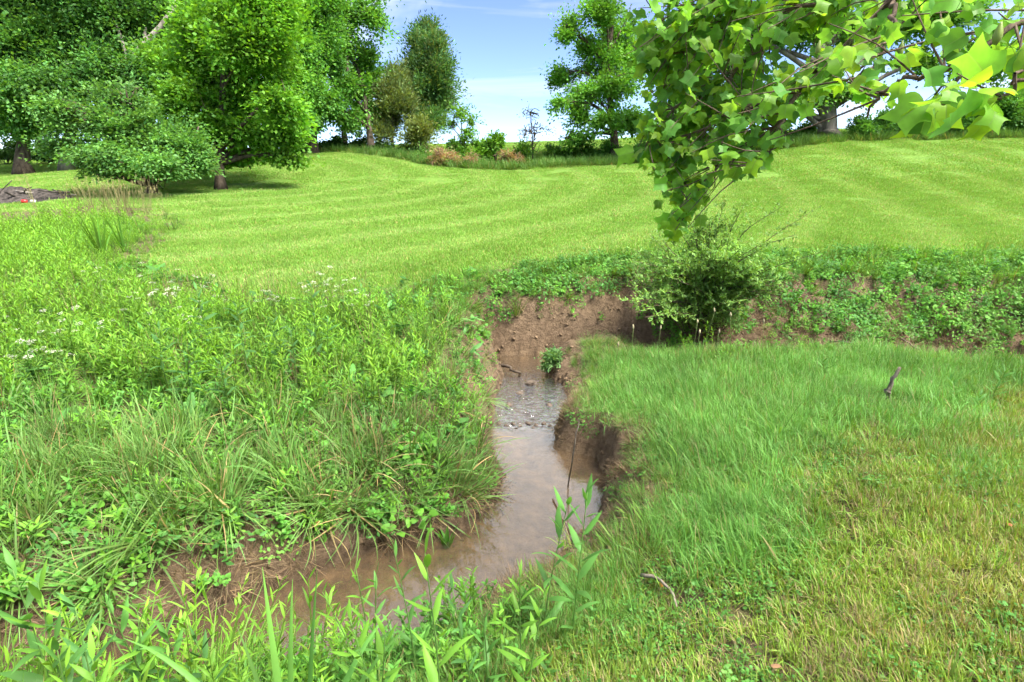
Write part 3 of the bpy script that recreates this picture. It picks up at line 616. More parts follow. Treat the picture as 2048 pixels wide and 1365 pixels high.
rosette = [cover('broad_rosette', 9, .05, .13, .16, (.10, .27, .06), 'oval', asp=.36) for _ in range(4)]
deadst = [tuft('dead_stem', 9, .05, .48, .0035, .5, (.22, .16, .09), 1.0, 4, mat=M_DRY, spread=.25, dryc=(.24, .17, .10)) for _ in range(4)]
def graded(P_):
    k = .30 + .70 * sstep(0, 1.3, polydist(P_[0][:, 0], P_[0][:, 1], LAWN[2:-4], False)); k *= 1 - .5 * np.exp(-((P_[0][:, 0] + .35) ** 2 + (P_[0][:, 1] - 6.3) ** 2) / .7); P_[2][:] *= k[:, None]; return P_
def leftside(x, y, d, w, n): return (~n) & (d > .02) & (~is_lawn(x, y)) & inview(x, y) & (x < .15 - .0 * y)
def backside(x, y, d, w, n): return (~n) & (d > .02) & (~is_lawn(x, y)) & inview(x, y) & (x >= .15)
def earth(d, w): return sstep(.2, .8, d / np.minimum(w, .3))       # few plants on the steep bare foot of the bank
x, y = cand(-9, .4, 1.8, 12.5, 74, lambda x, y, d, w, n: leftside(x, y, d, w, n) * earth(d, w) * np.clip(.45 + .9 * (fbm(x * .8, y * .8, 61) - .4), .1, 1))
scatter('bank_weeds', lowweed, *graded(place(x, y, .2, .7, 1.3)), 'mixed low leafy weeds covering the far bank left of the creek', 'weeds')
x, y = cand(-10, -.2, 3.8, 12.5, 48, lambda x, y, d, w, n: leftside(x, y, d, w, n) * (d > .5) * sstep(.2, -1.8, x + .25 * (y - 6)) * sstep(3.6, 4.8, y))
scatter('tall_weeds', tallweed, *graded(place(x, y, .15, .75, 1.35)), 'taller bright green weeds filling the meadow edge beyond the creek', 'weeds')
x, y = cand(-6, -1, 3.8, 7.2, 5, lambda x, y, d, w, n: leftside(x, y, d, w, n) * sstep(.45, .6, fbm(x * .9, y * .9, 63)) * sstep(-.8, -1.8, x))
scatter('white_asters', aster, *place(x, y, .15, .9, 1.4), 'weeds with small flat white flower heads beyond the creek', 'flowers')
x, y = cand(-6, .2, 2.0, 6.6, 36, lambda x, y, d, w, n: leftside(x, y, d, w, n) * sstep(.02, .14, d) * sstep(2.4, 1.0, d) * (.12 + .88 * sstep(4.5, 3.7, y)))
scatter('sedge_grass', sedge, *place(x, y, .25, .7, 1.25, slope=.8), 'arching blue green sedge clumps above the creek edge', 'sedge')
x, y = cand(-7, .4, 2.6, 8.2, 22, lambda x, y, d, w, n: leftside(x, y, d, w, n) * earth(d, w) * sstep(.42, .6, fbm(x * 1.1, y * 1.1, 66)))
scatter('upright_grass', upgrass, *graded(place(x, y, .15, .6, 1.2)), 'upright bright green grass among the far bank weeds', 'grass')
x, y = cand(-6, .2, 1.9, 5.2, 130, lambda x, y, d, w, n: (~n) * (d > .03) * sstep(1.3, .4, d) * inview(x, y) * np.clip(fbm(x * 2, y * 2, 67) * 1.6 - .2, 0, 1))
scatter('dead_straw', thatch, *place(x, y, .35, .6, 1.2, slope=.9), 'matted brown dead straw at the foot of the creek bank', 'dry grass')
x, y = cand(-9, .4, 1.8, 9, 48, lambda x, y, d, w, n: leftside(x, y, d, w, n) * earth(d, w) * sstep(.42, .6, fbm(x * 1.2, y * 1.2, 68)))
x2, y2 = cand(-5, .0, 1.9, 4.0, 60, lambda x, y, d, w, n: leftside(x, y, d, w, n) * (d > .06) * (d < .8)); x = np.concatenate([x, x2]); y = np.concatenate([y, y2])
scatter('creeping_leaves', creeper + lowweed[:5], *place(x, y, .25, .45, 1.2), 'creeping heart shaped leaves among the far bank weeds', 'ground cover')
x, y = cand(-9, .6, 3, 13, 34, lambda x, y, d, w, n: leftside(x, y, d, w, n) * earth(d, w) * .8)
scatter('meadow_grass', fine, *graded(place(x, y, .2, .8, 1.5)), 'thin green grass growing between the far bank weeds', 'grass')

x, y = cand(-5, .6, .2, 2.8, 105, lambda x, y, d, w, n: n * (d > .10) * inview(x, y, 260) * sstep(.35, -.4, x + .3 * (fbm(x * 2, y * 2, 77) - .5)))
scatter('near_weeds', lowweed, *place(x, y, .2, .6, 1.15), 'dense leafy weeds on the near bank at the bottom corner', 'weeds')
x, y = cand(-4, -.55, .8, 2.4, 60, lambda x, y, d, w, n: n * (d > .06) * inview(x, y, 260) * sstep(-.55, -.95, x))
scatter('corner_weeds', tallweed + upgrass[:2], *place(x, y, .2, .8, 1.35), 'tall weeds hiding the creek at the bottom corner', 'weeds')
x, y = cand(.2, 6.5, .3, 6.2, 26, lambda x, y, d, w, n: n * (d > .3) * inview(x, y))
scatter('coarse_grass', coarse, *place(x, y, .25, .5, 1.1), 'coarse wider grass blades scattered through the near turf', 'grass')
x, y = cand(.2, 6.5, .3, 6.2, 40, lambda x, y, d, w, n: n * (d > .3) * inview(x, y) * np.clip(2.2 * fbm(x * 2.3, y * 2.3, 88) - .7, 0, 1))
scatter('turf_thatch', thatch, *place(x, y, .2, .3, .55, zoff=.015), 'dead straw lying in the near turf', 'dry grass')
x, y = cand(-.2, 2.2, 2.0, 6.6, 140, lambda x, y, d, w, n: n * (d > .02) * (d < w * 1.3) * sstep(.42, .58, fbm(x * 2, y * 2, 78)))
scatter('spit_straw', thatch, *place(x, y, .35, .4, .8, slope=1.0), 'dry straw and roots hanging on the edge of the near bank', 'dry grass')
x, y = cand(1.9, 7, 4.2, 6.4, 60, lambda x, y, d, w, n: n * (d > .05) * (d < .75) * (y > 4.6) * inview(x, y) * np.clip(fbm(x * 1.2, y * 1.2, 82) * 2 - .6, 0, 1))
scatter('rim_weeds', lowweed + tallweed[:2], *place(x, y, .2, .5, .9), 'leafy weeds along the back rim of the near bank', 'weeds')
# far bank behind the spit and its lip
def lipprob(d, w): return sstep(.62, .95, d / w)
x, y = cand(.1, 8.5, 6.2, 10.4, 150, lambda x, y, d, w, n: backside(x, y, d, w, n) * np.where(x < 1.9, lipprob(d, w), sstep(.12, .42, d / w) * np.where(x > 2.6, sstep(.12, .34, d / w + .7 * (fbm(x * .9, y * .9, 79) - .42)), 1)) * np.clip(.55 + 1.2 * (fbm(x * .9, y * .9, 71) - .3), 0, 1))
scatter('bank_creeper', creeper, *place(x, y, .3, .45, 1.2, slope=.8), 'dense bright creeper leaves over the bank behind the creek', 'ground cover')
x, y = cand(.1, 8.5, 6.2, 10.4, 70, lambda x, y, d, w, n: backside(x, y, d, w, n) * np.where(x < 1.9, lipprob(d, w), sstep(.05, .3, d / w)) * np.clip(2.4 * fbm(x * 1.3, y * 1.3, 83) - .6, 0, 1))
scatter('bank_top_weeds', lowweed, *place(x, y, .25, .5, .95, slope=.8), 'low weeds along the lip of the bank behind the creek', 'weeds')
x, y = cand(-1.5, 8.5, 6.2, 10.4, 90, lambda x, y, d, w, n: (~n) * (~is_lawn(x, y)) * inview(x, y) * (y > 6.4) * lipprob(d, w))
scatter('bank_top_grass', upgrass + fine, *place(x, y, .25, .4, .85, slope=.8), 'tufted grass along the lip of the bank behind the creek', 'grass')
x, y = cand(.0, 8.5, 6.0, 8.2, 90, lambda x, y, d, w, n: (~n) * inview(x, y) * np.where(x < 2.0, sstep(.70, .82, d / w) * sstep(1.15, .95, d / w) * .8, sstep(.02, .15, d / w) * sstep(.75, .3, d / w) * sstep(.34, .5, fbm(x * 1.1, y * 1.1, 73))))
scatter('hanging_straw', thatch, *place(x, y, .3, .6, 1.1, slope=1.1), 'dry brown roots and straw hanging from the bank behind the creek', 'dry grass')
x, y = cand(1.7, 8.5, 5.4, 8.4, 130, lambda x, y, d, w, n: (~n) * (d > .02) * (d < w * .7) * inview(x, y) * np.clip(2.6 * fbm(x * 1.6, y * 1.6, 84) - .75, 0, 1))
scatter('bank_foot_weeds', lowweed + creeper + fine[:2], *place(x, y, .3, .4, .95, slope=.6), 'mixed weeds along the foot of the bank behind the near bank', 'weeds')
x, y = cand(-6, -.4, 3.2, 8.5, 9, lambda x, y, d, w, n: leftside(x, y, d, w, n) * (d > .3))
scatter('broad_rosettes', rosette, *place(x, y, .25, .6, 1.2), 'broad leaved rosettes among the far bank weeds', 'weeds')
x, y = cand(-7, -.3, 2.6, 8.0, 20, lambda x, y, d, w, n: leftside(x, y, d, w, n) * (d > .3) * sstep(.45, .6, fbm(x * .9, y * .9, 86)))
scatter('dead_stems', deadst, *place(x, y, .2, .6, 1.2), 'thin dead brown stems among the far bank weeds', 'dry stems')
# a few seedlings on the bare face
x, y = cand(-.1, 2.2, 6.7, 7.6, 60, lambda x, y, d, w, n: (~n) * (d > .03) * (d < w) * .35)
scatter('face_seedlings', clover + creeper[:2], *place(x, y, .5, .35, .7, slope=1.0), 'small green seedlings on the bare earth face', 'seedlings')
# crumbled clods on the cut banks
def clodmat():
    return bark_mat('earth_clod', (.092, .062, .037), (.25, .175, .108), 26.0, .6)
M_CLOD = clodmat()
def pebble(name, r):
    mb = MB(); P = nrm(RS.normal(0, 1, (14, 3))) * r * np.array([1, .8, .5])
    import bmesh
    bm = bmesh.new(); [bm.verts.new(p) for p in P]; bmesh.ops.convex_hull(bm, input=bm.verts); me = bpy.data.meshes.new(name); bm.to_mesh(me); bm.free()
    for pl in me.polygons: pl.use_smooth = True
    me.materials.append(M_STONE); return me
peb = [pebble('pebble', .011) for _ in range(6)]
clod = [pebble('clod', .020) for _ in range(6)]
for c_ in clod: c_.materials.clear(); c_.materials.append(M_CLOD)
x, y = cand(-4.5, 7, 1.2, 8.2, 420, lambda x, y, d, w, n: (d > .0) * (d < w * .95) * inview(x, y) * np.clip(1.9 * fbm(x * 3, y * 3, 81) - .45, 0, 1))
scatter('earth_clods', clod, *place(x, y, .6, .3, 1.6, 0.0), 'crumbled brown earth clods on the cut creek banks', 'soil')
x, y = cand(-1.2, .6, 2.6, 6.9, 1500, lambda x, y, d, w, n: (~n) * (d > -.10) * (d < .16) * np.clip(np.exp(-((x - BAR[0]) ** 2 + (y - BAR[1]) ** 2) / .12) + .05 + .25 * (y > 4.75), 0, 1))
scatter('gravel', peb, *place(x, y, .5, .4, 1.5, 0.002), 'small wet brown gravel along the edge of the creek', 'gravel')

# ------------------------------------------------------------------ trees and bushes
def crown_leaves(mb, clumps, leaf, asp, col, spray, per, div, flat=.45, up=.6, tip=(.16, .33, .03), tipf=.12, shell=2.2, bright=.25, hang=.0, k_=1.0, ks_=1.0, floor=None):
    per0 = per
    """sprays of small folded leaves through each clump's volume"""
    cen = np.mean([c[0] for c in clumps], axis=0)
    for (c, r, area) in clumps:
        per = int(per0 * k_); spray_ = spray * ks_
        n = max(6, int(area / (div * k_))); u = nrm(RS.normal(0, 1, (n, 3))); rad = RS.uniform(0, 1, n) ** (1 / shell)
        re_ = 1.2 * np.maximum(r * .5, r - spray_ * .40); nb = max(5, n // 7)
        out_ = nrm((c - cen)[None] + 1e-3)[0]; root_ = c - out_ * re_ * .55 - np.array([0, 0, .25]) * re_[2]
        bu = nrm(RS.normal(0, 1, (nb, 3)) * np.array([1, 1, .75]) + out_ * .25); ends_ = c + bu * re_ * (RS.uniform(.45, 1, nb) ** .6 * RS.uniform(.8, 1.25, nb))[:, None]
        bi = RS.randint(0, nb, n); tt = RS.uniform(.22, 1.0, n) ** .75; bd = nrm(ends_ - root_)[bi]; bl = np.linalg.norm(ends_ - root_, axis=1)[bi]
        ctr = root_ + (ends_ - root_)[bi] * tt[:, None] + np.array([0, 0, 1.0]) * (bl * (.22 * tt * (1 - tt) - .10 * np.maximum(hang, 0) * tt ** 2))[:, None] + RS.normal(0, .06, (n, 3)) * re_
        ctr = ctr - bd * (spray_ * .45 * tt)[:, None]
        hs_ = nrm(np.cross(bd, np.array([0, 0, 1.0]))); o = nrm(bd * (.35 + .65 * tt)[:, None] + hs_ * (RS.choice([-1, 1], n) * RS.uniform(.1, 1.0, n) * (1.15 - .7 * tt))[:, None] + RS.normal(0, .18, (n, 3)) + np.array([0, 0, -.06 - hang]))
        N = nrm(np.array([0, 0, 1.0]) * up + o * .35 + RS.normal(0, .3, (n, 3))); N = nrm(N - (N * o).sum(1, keepdims=True) * o); S = np.cross(N, o)
        ln = spray_ * (.45 + 1.0 * RS.uniform(0, 1, n) ** 1.5 + .5 * (RS.uniform(0, 1, n) > .88))
        a = RS.uniform(0, 1, (n, per)); b = RS.normal(0, .38, (n, per)) * (1.05 - a * .6); h = RS.normal(0, .16 * flat / .45, (n, per))
        P = ctr[:, None] + ln[:, None, None] * (o[:, None] * a[..., None] + S[:, None] * b[..., None] + N[:, None] * (h - .22 * a * a)[..., None])
        ld = nrm(o[:, None] * .8 + S[:, None] * (np.sign(b) * .7)[..., None] + RS.normal(0, .45, (n, per, 3)) + np.array([0, 0, -.25 - hang]))
        ln_ = nrm(N[:, None] + RS.normal(0, .5, (n, per, 3))); sd = nrm(np.cross(ln_, ld)); nn = np.cross(ld, sd)
        L = (leaf * RS.uniform(.6, 1.2, (n, per)))[..., None]; Wd = L * asp * .5
        V = np.stack([P, P + ld * L * .45 + sd * Wd + nn * Wd * .25, P + ld * L, P + ld * L * .45 - sd * Wd + nn * Wd * .25], 2)
        m = n * per; cc = jit(col, m, .2, .12).reshape(n, per, 3) * RS.uniform(1 - bright, 1 + bright, (n, 1, 1))
        yt = RS.uniform(0, 1, n) < tipf; cc[yt] = cc[yt] * .4 + np.array(tip) * .6
        V = V.reshape(m, 4, 3); cc = cc.reshape(m, 3)
        if floor is not None:
            zf = floor + .35 * (vnoise(V[:, 0, 0] * 1.3, V[:, 0, 1] * 1.3, 5) - .5); ok_ = V[:, :, 2].min(1) > zf; V = V[ok_]; cc = cc[ok_]; m = len(V)
            if m == 0: continue
        mb.add(V.reshape(-1, 3), np.repeat(cc, 4, 0), q=np.arange(m * 4).reshape(m, 4))
def mkclumps(lst, depth, dj=1.2):
    out = []
    for c in lst:
        px, py, rx, ry = c[:4]; dp = c[4] if len(c) > 4 else depth + RS.uniform(-dj, dj)
        s = dp / FPX; out.append((at(px, py, dp), np.array([rx * s, (rx + ry) * .5 * s, ry * s]), rx * ry * math.pi))
    return out
def tree(name, label, base, trunk, r0, depth, clumps, leaf=.13, asp=.6, col=(.06, .15, .025), spray=.75, per=26, div=70, bark=None, group=None, cat='tree', limbs=True, dj=1.2, **k):
    bark = bark or M_BARK
    b = at(base[0], base[1], depth); b[2] = ground(b[0], b[1]) - .06
    root = empty(name, b); tag(root, label, cat, group)
    def loc(mb_, nm, mat, kind=None):
        mb_.v = [v - b.astype(np.float32) for v in mb_.v]; o = mb_.build(nm, mat, root)
        if kind: o['kind'] = kind
        return o
    P = curve([b] + [at(t[0], t[1], t[2] if len(t) > 2 else depth) for t in trunk], 14); n = len(P)
    P[1:] += RS.normal(0, r0 * .12, (n - 1, 3))
    R = r0 * np.linspace(1, .28, n); R[0] *= 1.55; R[1] *= 1.12
    mb = MB(); tube(mb, P, R, (.1, .1, .1), 10); loc(mb, 'trunk', bark)
    cl = mkclumps(clumps, depth, dj)
    if limbs:
        for (c, r, a) in cl:
            i = int(np.clip(np.argmin(np.linalg.norm(P - (c - np.array([0, 0, .55 * r[2] + .8])), axis=1)), 2, n - 2)); s0 = P[i]
            mid = (s0 + c) / 2 + np.array([0, 0, .12 * np.linalg.norm(c - s0)]) + RS.normal(0, .2, 3)
            mb = MB(); Q = curve([s0, mid, c], 8); tube(mb, Q, np.linspace(min(R[i] * .6, .13), .03, len(Q)), (.1, .1, .1), 6)
            for _ in range(9):
                e = c + nrm(RS.normal(0, 1, 3)) * r * .85; q0 = Q[RS.randint(len(Q) // 2, len(Q))]
                tube(mb, curve([q0, (q0 + e) / 2 + RS.normal(0, .15, 3), e], 4), np.linspace(.028, .008, 5), (.1, .1, .1), 4, False)
            loc(mb, 'limb', bark)
    mb = MB(); crown_leaves(mb, cl, leaf, asp, col, spray, per, div, **k); loc(mb, 'crown', M_TREE, 'stuff')
    return root
MAPLE = (.135, .335, .035); DARK = (.105, .26, .06); GREYG = (.085, .20, .05); MIDG = (.075, .19, .025)
tree('maple_tree', 'bright yellow green maple with a straight trunk at the lawn edge', (443, 385), [(440, 300), (446, 180), (455, 60), (470, -60)], .16, 20,
     [(450, -60, 120, 80), (520, 10, 80, 70), (420, 50, 85, 70), (490, 80, 90, 70), (430, 140, 85, 65), (550, 120, 60, 65), (365, 195, 75, 42), (470, 200, 100, 55), (560, 205, 52, 50), (400, 260, 75, 45), (490, 270, 85, 45), (560, 270, 50, 35), (572, 316, 44, 16), (490, 315, 60, 18), (340, 110, 50, 40), (565, 40, 40, 40)],
     .15, .75, MAPLE, .75, 28, 58, floor=at(443, 338, 20)[2], tip=(.19, .40, .025), tipf=.3, dj=1.8, bright=.35, k_=1.3, ks_=1.15)
tree('spreading_tree', 'low spreading grey green tree with layered branches on a short dark trunk', (305, 392), [(305, 350), (300, 300), (290, 250)], .17, 18.2,
     [(145, 240, 62, 38), (230, 245, 90, 50), (325, 285, 85, 45), (200, 305, 92, 40), (300, 330, 90, 34), (390, 330, 42, 32), (130, 295, 40, 30), (245, 195, 60, 30), (385, 290, 38, 38), (220, 340, 60, 14), (330, 350, 50, 12), (100, 210, 30, 20)],
     .12, .6, (.135, .31, .075), .62, 26, 40, bright=.35, tip=(.17, .34, .05), tipf=.15, floor=at(305, 362, 18.2)[2], flat=.22, up=1.2, dj=.9, k_=1.25, ks_=1.15)
tree('shade_tree', 'large dark green tree with a thick trunk at the photo edge', (45, 335), [(45, 260), (30, 120), (20, -40)], .33, 27,
     [(-40, 120, 110, 90), (60, 60, 110, 70), (50, 170, 110, 55), (30, 240, 70, 35), (140, 120, 80, 60), (-20, -30, 130, 70), (-60, 230, 60, 40), (100, 200, 60, 40)],
     .20, .6, DARK, .95, 26, 42, floor=at(45, 296, 27)[2], bright=.42, k_=1.3, ks_=1.15)
tree('leaning_tree', 'tall dark tree with a pale leaning limb behind the spreading tree', (130, 330), [(150, 230, 27.5), (220, 150, 27), (290, 90, 27), (345, 20, 27), (370, -60, 27)], .25, 28,
     [(300, 30, 110, 70), (220, 40, 90, 70), (340, 130, 80, 60), (180, -40, 120, 60), (380, -40, 90, 60), (270, 150, 70, 50), (190, 130, 60, 45)],
     .20, .6, (.09, .235, .05), .95, 26, 42, floor=at(130, 296, 27)[2], bark=M_BARKG, bright=.42, k_=1.3, ks_=1.15)
tree('tall_tree', 'tall airy tree behind the maple with sky between its branches', (625, 302), [(628, 220), (640, 120), (660, 40), (700, -60)], .26, 32,
     [(615, 40, 50, 55), (690, 20, 70, 42), (600, 130, 45, 55), (720, -50, 90, 50), (650, 110, 50, 50), (640, 205, 55, 40), (750, 30, 30, 28), (590, 220, 30, 40), (560, 0, 60, 60)],
     .20, .6, (.105, .28, .05), .9, 24, 46, bright=.42, k_=1.3, ks_=1.15)
tree('tall_tree', 'tall green tree rising straight behind the maple crown', (545, 304), [(548, 220), (552, 120), (556, 20), (560, -80)], .22, 29,
     [(590, 20, 60, 55), (600, 95, 55, 55), (560, -40, 80, 50), (605, 170, 45, 45), (640, -10, 50, 45), (585, 235, 45, 35), (660, 70, 40, 40)],
     .17, .6, (.115, .30, .045), .8, 24, 46, floor=at(545, 275, 29)[2], bright=.4, k_=1.6, ks_=1.3)
tree('slanting_tree', 'slender tree with a slanting trunk beside the brownish cedar', (742, 298), [(735, 230), (715, 140), (680, 60), (650, -20)], .20, 33,
     [(715, 110, 42, 35), (700, 175, 50, 38), (745, 150, 32, 30), (690, 235, 45, 26), (730, 215, 30, 25)],
     .19, .6, (.11, .28, .045), .8, 24, 36, bright=.42, k_=1.3, ks_=1.15)
for (px, r0_, cl_, lb) in [
        (75, .2, [(20, 60, 110, 70), (120, 30, 90, 70), (60, 160, 100, 60), (140, 170, 80, 60), (-40, 200, 80, 60), (60, 245, 90, 35)], 'woodland tree far behind the thick trunk at the photo edge'),
        (255, .2, [(230, 40, 100, 70), (310, 90, 90, 60), (220, 150, 90, 60), (290, 200, 90, 50), (230, 255, 80, 30)], 'woodland tree far behind the pale leaning limb'),
        (430, .2, [(400, 30, 90, 70), (470, 100, 80, 60), (400, 170, 80, 55), (460, 230, 80, 40), (380, 260, 70, 28)], 'woodland tree hidden far behind the maple trunk'),
        (590, .2, [(560, 60, 60, 60), (630, 110, 50, 50), (580, 180, 60, 50), (640, 200, 50, 40), (590, 250, 55, 26)], 'woodland tree far behind the gap right of the maple'),
        (690, .18, [(690, 130, 40, 36), (720, 185, 42, 36), (680, 230, 48, 26), (750, 235, 36, 24)], 'woodland tree far behind the slanting trunk')]:
    tree('woodland_tree', lb, (px, 306), [(px, 230), (px + 6, 140), (px + 10, 60)], r0_, 38, cl_, .24, .6, (.095, .235, .055), .95, 24, 62, group='woodland trees behind the lawn', bright=.4, dj=2.0)
def cedar(name, label, base, depth, cl, col, r0=.12, div=34):
    t = [(base[0], c[1]) for c in sorted(cl, key=lambda c: -c[1])]
    tree(name, label, base, [t[0], t[len(t) // 2], (base[0] + 2, t[-1][1])], r0, depth, cl, .24, .30, col, .8, 46, div * .9, flat=.9, up=.1, tip=(.19, .22, .06), tipf=.2, hang=-.55, dj=.7, bright=.35)
cedar('cedar_tree', 'tall dark pointed cedar against the open sky', (850, 303), 35, [(855, 62, 22, 20), (840, 85, 22, 20), (872, 92, 22, 22), (855, 115, 42, 26), (860, 148, 50, 28), (868, 180, 54, 28), (862, 212, 50, 24), (850, 245, 44, 24), (885, 140, 28, 18), (830, 150, 25, 20)], (.085, .195, .06), .17, 24)
cedar('cedar_tree', 'shorter olive brown cedar between the slanting tree and the dark cedar', (785, 300), 34, [(790, 160, 25, 22), (775, 190, 36, 26), (795, 215, 36, 25), (770, 240, 36, 24), (810, 185, 24, 22), (765, 270, 24, 12)], (.13, .19, .06), .12, 28)
cedar('cedar_tree', 'small olive cedar sapling at the foot of the dark cedar', (838, 302), 32, [(840, 262, 22, 16), (836, 284, 26, 14)], (.15, .2, .05), .06, 22)
tree('young_sumac', 'young bright green sapling with feathery leaves beside the cedar', (925, 310), [(924, 270), (921, 225)], .05, 31, [(920, 222, 18, 18), (938, 240, 18, 12), (906, 245, 16, 12), (930, 268, 22, 14), (915, 285, 20, 14)],
     .20, .35, (.13, .30, .03), .6, 20, 40, dj=.4)
tree('thin_sapling', 'thin sparse sapling with few brownish leaves in the gap', (1066, 312), [(1064, 270), (1062, 220)], .035, 31, [(1062, 225, 22, 22), (1075, 255, 26, 20), (1050, 262, 18, 18), (1065, 285, 22, 14)],
     .12, .4, (.13, .12, .06), .5, 9, 90, dj=.4, tip=(.2, .17, .08))
tree('open_tree', 'tall open tree with bright leaf columns at the gap in the hedge', (1235, 300), [(1225, 240), (1215, 140), (1225, 40), (1240, -60)], .22, 30,
     [(1140, 62, 34, 32), (1200, 20, 50, 40), (1180, 95, 44, 36), (1240, 60, 50, 60), (1128, 150, 30, 40), (1175, 180, 46, 40), (1200, 120, 45, 40), (1235, 165, 45, 50), (1160, 232, 32, 30), (1215, 240, 46, 30), (1150, 272, 40, 18), (1270, 240, 40, 40), (1270, 120, 40, 50), (1120, 205, 20, 24)],
     .17, .65, (.125, .32, .04), .7, 24, 42, tip=(.14, .32, .03), tipf=.25, bright=.3, k_=1.3, ks_=1.15)
tree('sycamore_tree', 'large sycamore with a thick pale trunk on the lawn rim', (1658, 284), [(1656, 240), (1648, 160), (1640, 60), (1625, -60)], .50, 27,
     [(1560, 40, 110, 70), (1700, 60, 90, 60), (1790, 40, 80, 50), (1840, 120, 45, 35), (1640, 170, 55, 40), (1715, 180, 36, 30), (1900, 20, 80, 50), (1450, 90, 90, 80), (1350, 110, 70, 80), (1560, 190, 60, 50), (1980, 110, 70, 60), (1470, 220, 70, 50), (1350, 220, 50, 50)],
     .19, .65, (.105, .27, .04), .85, 24, 55, bark=M_SYC, bright=.35)

def bush(label, px, py, rx, ry, depth, col, leaf=.13, name='bush', group='bushes along the lawn rim', sub=None, div=15, asp=.6, **k):
    b = at(px, py + ry, depth); b[2] = ground(b[0], b[1])
    root = empty(name, b); tag(root, label, 'bush', group)
    cl = mkclumps([(px, py, rx * .75, ry * .8), (px - rx * .45, py + ry * .3, rx * .5, ry * .55), (px + rx * .45, py + ry * .25, rx * .5, ry * .55), (px + RS.uniform(-.3, .3) * rx, py - ry * .5, rx * .38, ry * .45)], depth, .3)
    mb = MB()
    for _ in range(9):
        c, r, a = cl[RS.randint(0, 4)]; e = c + nrm(RS.normal(0, 1, 3)) * r * .7; s0 = b + RS.normal(0, .08, 3) * np.array([1, 1, 0])
        Q = curve([s0 - np.array([0, 0, .05]), (s0 + e) / 2 + RS.normal(0, .08, 3), e], 5); tube(mb, Q - b, np.linspace(.025, .008, len(Q)), (.1, .1, .1), 5, False)
    mb.build('stem', M_BARK, root)
    mb = MB(); crown_leaves(mb, cl, leaf, asp, col, .42, 22, div, shell=2.6, **k); mb.v = [v - b.astype(np.float32) for v in mb.v]
    o = mb.build('foliage', M_TREE, root); o['kind'] = 'stuff'
    return root
HG = (.085, .23, .04)
HEDGE = [(1722, 258, 30, 24, 'round dark bush right beside the sycamore trunk'), (1770, 250, 40, 30, 'second dark hedge bush beyond the sycamore trunk'), (1826, 246, 42, 34, 'third dark hedge bush beyond the sycamore trunk'),
         (1882, 238, 44, 40, 'fourth dark hedge bush beyond the sycamore trunk'), (1940, 230, 48, 46, 'tall hedge bush two from the photo edge'), (1998, 224, 48, 50, 'tall hedge bush next to the last one at the photo edge'), (2056, 216, 52, 58, 'last hedge bush cut by the photo edge'),
         (1290, 302, 34, 22, 'bush under the open tree, first of the hedge by the gap'), (1350, 300, 38, 24, 'second hedge bush from the gap, behind the hanging branch'), (1415, 296, 40, 26, 'third hedge bush from the gap, behind the hanging branch'),
         (1482, 290, 42, 28, 'fourth hedge bush from the gap, behind the hanging branch'), (1552, 282, 42, 30, 'fifth hedge bush from the gap, left of the sycamore'), (1612, 270, 32, 28, 'bush touching the sycamore trunk on its left')]
for (px, py, rx, ry, lb) in HEDGE: bush(lb, px, py, rx, ry, 26.5 if px > 1650 else 28, HG, .14, name='hedge_bush', group='hedge bushes along the lawn rim', tip=(.10, .24, .03), tipf=.2)
BR = (.115, .265, .03); DB = (.30, .20, .13)
for (px, py, rx, ry, col, lb, lf, asp) in [
        (960, 300, 34, 24, BR, 'bright green bush in the middle of the gap', .17, .5), (990, 284, 22, 22, BR, 'upright bright bush showing against the far field', .17, .5), (915, 302, 26, 22, MIDG, 'mid green bush below the young sumac', .15, .5),
        (888, 318, 28, 17, DB, 'dry brown bush left of the gap', .22, .2), (1022, 322, 26, 15, DB, 'dry brown bush under the thin sapling', .22, .2), (940, 326, 18, 9, DB, 'small dry bush between the two brown ones', .2, .2), (848, 310, 20, 16, (.10, .22, .04), 'small bush at the lawn corner under the cedar', .13, .5),
        (1045, 300, 20, 18, MIDG, 'green bush beside the thin sapling', .14, .5), (1110, 302, 26, 16, MIDG, 'low green bush in front of the far field', .14, .5), (1158, 298, 36, 20, MIDG, 'wide low bush at the foot of the open tree', .14, .5), (1215, 298, 36, 20, HG, 'dark bush behind the open tree trunk', .14, .5)]:
    bush(lb, px, py - (4 if col is DB else 0), rx, ry * (1.2 if col is DB else 1), 28.6 if col is DB else 30.5, col, lf, group='bushes in the gap', asp=asp, div=18)
for (px, py, rx, ry, lb) in [(605, 284, 30, 18, 'dark undergrowth bush behind the maple'), (665, 288, 34, 16, 'dark undergrowth bush between the tall trunks'), (715, 290, 30, 15, 'dark undergrowth bush at the slanting trunk'), (765, 294, 30, 14, 'dark undergrowth bush below the olive cedar'), (812, 300, 28, 13, 'dark undergrowth bush left of the dark cedar'), (15, 302, 45, 20, 'added dark bush in place of shade behind the thick trunk at the photo edge'), (100, 306, 45, 18, 'added dark bush in place of shade right of the thick trunk'), (190, 308, 45, 17, 'dark undergrowth bush behind the spreading tree')]:  # bushes by the thick trunk are added; their dark leaves stand for shade
    bush(lb, px, py, rx, ry, 33.5, (.035, .09, .02), .15, group='undergrowth bushes under the trees')

